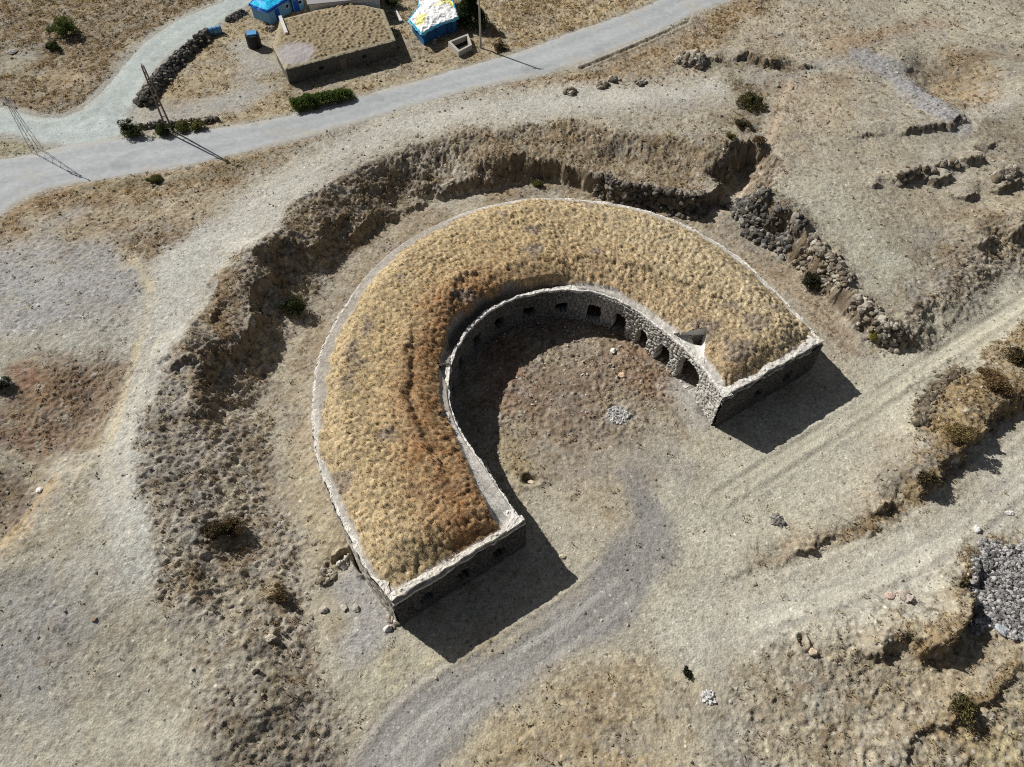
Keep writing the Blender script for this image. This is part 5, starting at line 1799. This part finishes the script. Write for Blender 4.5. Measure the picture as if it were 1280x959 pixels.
# dark cabinet with blue top
x, y, z = at(319, 58)
cab = empty('water_tank', (x, y, z), 'dark upright tank with a blue lid standing on the gravel yard', 'tank', rz=0.25)
t = MB()
n_ = 16
t.tube((0, 0, -0.1), (0, 0, 1.8), 1.0, 1.0, 20)
me_o = t
me = bpy.data.meshes.new('body')
me.from_pydata(t.v, [], t.f)
me.materials.append(mat_col('black_plastic', (36, 38, 42), 0.2, 2.0, 0.5))
o = bpy.data.objects.new('body', me)
COL.objects.link(o)
o.parent = cab
t = MB()
t.box((0, 0.1), 1.35, 1.35, 1.81, 1.98)
me = bpy.data.meshes.new('lid')
me.from_pydata(t.v, [], t.f)
me.materials.append(mat_col('blue_lid', (90, 150, 200), 0.1, 2.0, 0.4))
o = bpy.data.objects.new('lid', me)
COL.objects.link(o)
o.parent = cab

# blue drum lying at the end of the stone bank
x, y, z = at(270, 43)
dr = empty('drum', (x, y, z + 0.55), 'blue drum lying at the upper end of the long stone bank', 'drum', rz=0.5)
t = MB()
t.tube((-0.95, 0, 0), (0.95, 0, 0), 0.55, 0.55, 24)
me = bpy.data.meshes.new('body')
me.from_pydata(t.v, [], t.f)
me.materials.append(mat_col('blue_plastic', (60, 128, 178), 0.15, 2.0, 0.45, (130, 180, 210)))
o = bpy.data.objects.new('body', me)
COL.objects.link(o)
o.parent = dr
t = MB()
for xx in (-0.9, -0.3, 0.3, 0.9):
    t.tube((xx - 0.03, 0, 0), (xx + 0.03, 0, 0), 0.58, 0.58, 24)
me = bpy.data.meshes.new('rib')
me.from_pydata(t.v, [], t.f)
me.materials.append(M_bluedark)
o = bpy.data.objects.new('rib', me)
COL.objects.link(o)
o.parent = dr

# concrete trough
tz = PZ + 0.95
tp = [np.array(W(*p, tz)) for p in ((560, 52), (573, 65), (590, 56), (585, 42))]
c0 = np.mean(tp, 0)
tr = empty('trough', (c0[0], c0[1], GZ), 'open concrete basin beside the roadside pole', 'trough')
m = MB()
inn = [c0 + (p - c0) * 0.78 for p in tp]
for i in range(4):
    j = (i + 1) % 4
    m.prism([tuple(tp[i]), tuple(tp[j]), tuple(inn[j]), tuple(inn[i])], GZ - 0.3, tz)
m.build('basin_wall', M_conc, tr)
MB().prism([tuple(p) for p in inn], GZ - 0.3, GZ + 0.15).build('basin_floor', M_dark, tr)

# plank by the light green bush
x, y, z = at(498, 22)
t = MB()
t.box((0, 0), 0.5, 3.4, 0.05, 0.3, 0.35)
o = t.build('plank', M_plaster, None)
o.location = (x, y, z)
tag(o, 'white board leaning in the gap between the stone house and the white-roofed hut', 'board')


# ------------------------------------------------------------------ poles
def local_mesh(name, mb, mat, parent):
    me = bpy.data.meshes.new(name)
    me.from_pydata(mb.v, [], mb.f)
    me.materials.append(mat)
    o_ = bpy.data.objects.new(name, me)
    COL.objects.link(o_)
    o_.parent = parent
    return o_


def height_of(px, py, tx, ty):
    x, y, z = at(px, py)
    a = math.radians(PITCH)
    best = None
    for h in np.arange(1, 20, 0.05):
        zz_ = z + h - CAMH
        wv = y * math.cos(a) - zz_ * math.sin(a)
        v_ = y * math.sin(a) + zz_ * math.cos(a)
        py_ = CY - F * v_ / wv
        if best is None or abs(py_ - ty) < best[0]:
            best = (abs(py_ - ty), h)
    return best[1]


h_ = height_of(47, 189, 2, 124)
x, y, z = at(47, 189)
py = empty('lattice_pylon', (x, y, z), 'steel lattice power pylon on the verge where the two roads meet', 'pylon', rz=-0.45)
legs = [(-1, -1), (1, -1), (1, 1), (-1, 1)]
hb, ht = 0.5, 0.14
for sx, sy in legs:
    local_mesh('leg', MB().tube((sx * hb, sy * hb, -0.2), (sx * ht, sy * ht, h_), 0.028, 0.024, 6), M_metal, py)
br = MB()
nb = 11
for i in range(nb):
    f0, f1_ = i / nb, (i + 1) / nb
    w0, w1 = hb + (ht - hb) * f0, hb + (ht - hb) * f1_
    for k in range(4):
        a, b = legs[k], legs[(k + 1) % 4]
        if i % 2:
            a, b = b, a
        br.tube((a[0] * w0, a[1] * w0, h_ * f0), (b[0] * w1, b[1] * w1, h_ * f1_), 0.012, 0.012, 5)
local_mesh('bracing', br, M_metal, py)
ca = MB()
ca.tube((-1.5, 0, h_ - 0.1), (1.5, 0, h_ - 0.1), 0.045, 0.045, 6)
ca.tube((-1.1, 0, h_ - 1.0), (1.1, 0, h_ - 1.0), 0.04, 0.04, 6)
local_mesh('crossarm', ca, M_metal, py)
for xx, zz0 in ((-1.4, -0.05), (0, 0.0), (1.4, -0.05), (-1.0, -0.95), (1.0, -0.95)):
    t = MB()
    for k in range(3):
        t.tube((xx, 0, h_ + zz0 + 0.1 * k), (xx, 0, h_ + zz0 + 0.05 + 0.1 * k), 0.09, 0.06, 8)
    t.tube((xx, 0, h_ + zz0 - 0.05), (xx, 0, h_ + zz0 + 0.3), 0.03, 0.03, 6)
    local_mesh('insulator', t, M_porc, py)

h_ = height_of(213, 165, 178, 82)
x, y, z = at(213, 165)
pl_ = empty('utility_pole', (x, y, z), 'twin-legged wooden power pole by the low wall, its shadow across the road', 'pole', rz=0.6)
for s_ in (-1, 1):
    local_mesh('leg', MB().tube((s_ * 0.34, 0, -0.3), (s_ * 0.1, 0, h_), 0.13, 0.09, 10), M_timber, pl_)
for f in (0.25, 0.5, 0.75):
    ww = 0.34 - 0.24 * f
    local_mesh('brace', MB().tube((-ww, 0, h_ * f), (ww, 0, h_ * f), 0.045, 0.045, 6), M_timber, pl_)
local_mesh('crossarm', MB().tube((0, -0.45, h_ - 0.15), (0, 0.45, h_ - 0.15), 0.05, 0.05, 6), M_metal, pl_)
for yy, zz0 in ((-0.4, 0), (0.4, 0), (0, 0.15), (0.15, -0.9), (-0.15, -0.9)):
    t = MB()
    t.tube((0, yy, h_ + zz0 - 0.2), (0, yy, h_ + zz0 + 0.12), 0.07, 0.05, 8)
    local_mesh('insulator', t, M_plaster, pl_)

x, y, z = at(601, 60)
pl3 = empty('utility_pole', (x, y, z), 'pale round concrete pole beside the concrete basin, rising out of the picture', 'pole')
local_mesh('pole_shaft', MB().tube((0, 0, -0.3), (0, 0, 8.2), 0.17, 0.11, 12), M_conc, pl3)
local_mesh('crossarm', MB().tube((-0.7, 0, 7.9), (0.7, 0, 7.9), 0.05, 0.05, 6), M_metal, pl3)
for xx in (-0.6, 0, 0.6):
    local_mesh('insulator', MB().tube((xx, 0, 7.95 + (0.25 if xx == 0 else 0)), (xx, 0, 8.15 + (0.25 if xx == 0 else 0)), 0.06, 0.05, 8), M_porc, pl3)

# ------------------------------------------------------------------ keep world placement of parts built in world space
for o, p in bpy_inv:
    loc = np.array(p.location)
    q = p
    while q.parent is not None and q.parent is not fort:
        q = q.parent
    # parents are unrotated; walk up so that grandchildren are shifted only once
    if p.type == 'EMPTY' and (loc != 0).any():
        o.location = -Vector(p.location)
print('objects', len(bpy.data.objects), 'verts', sum(len(m.vertices) for m in bpy.data.meshes))
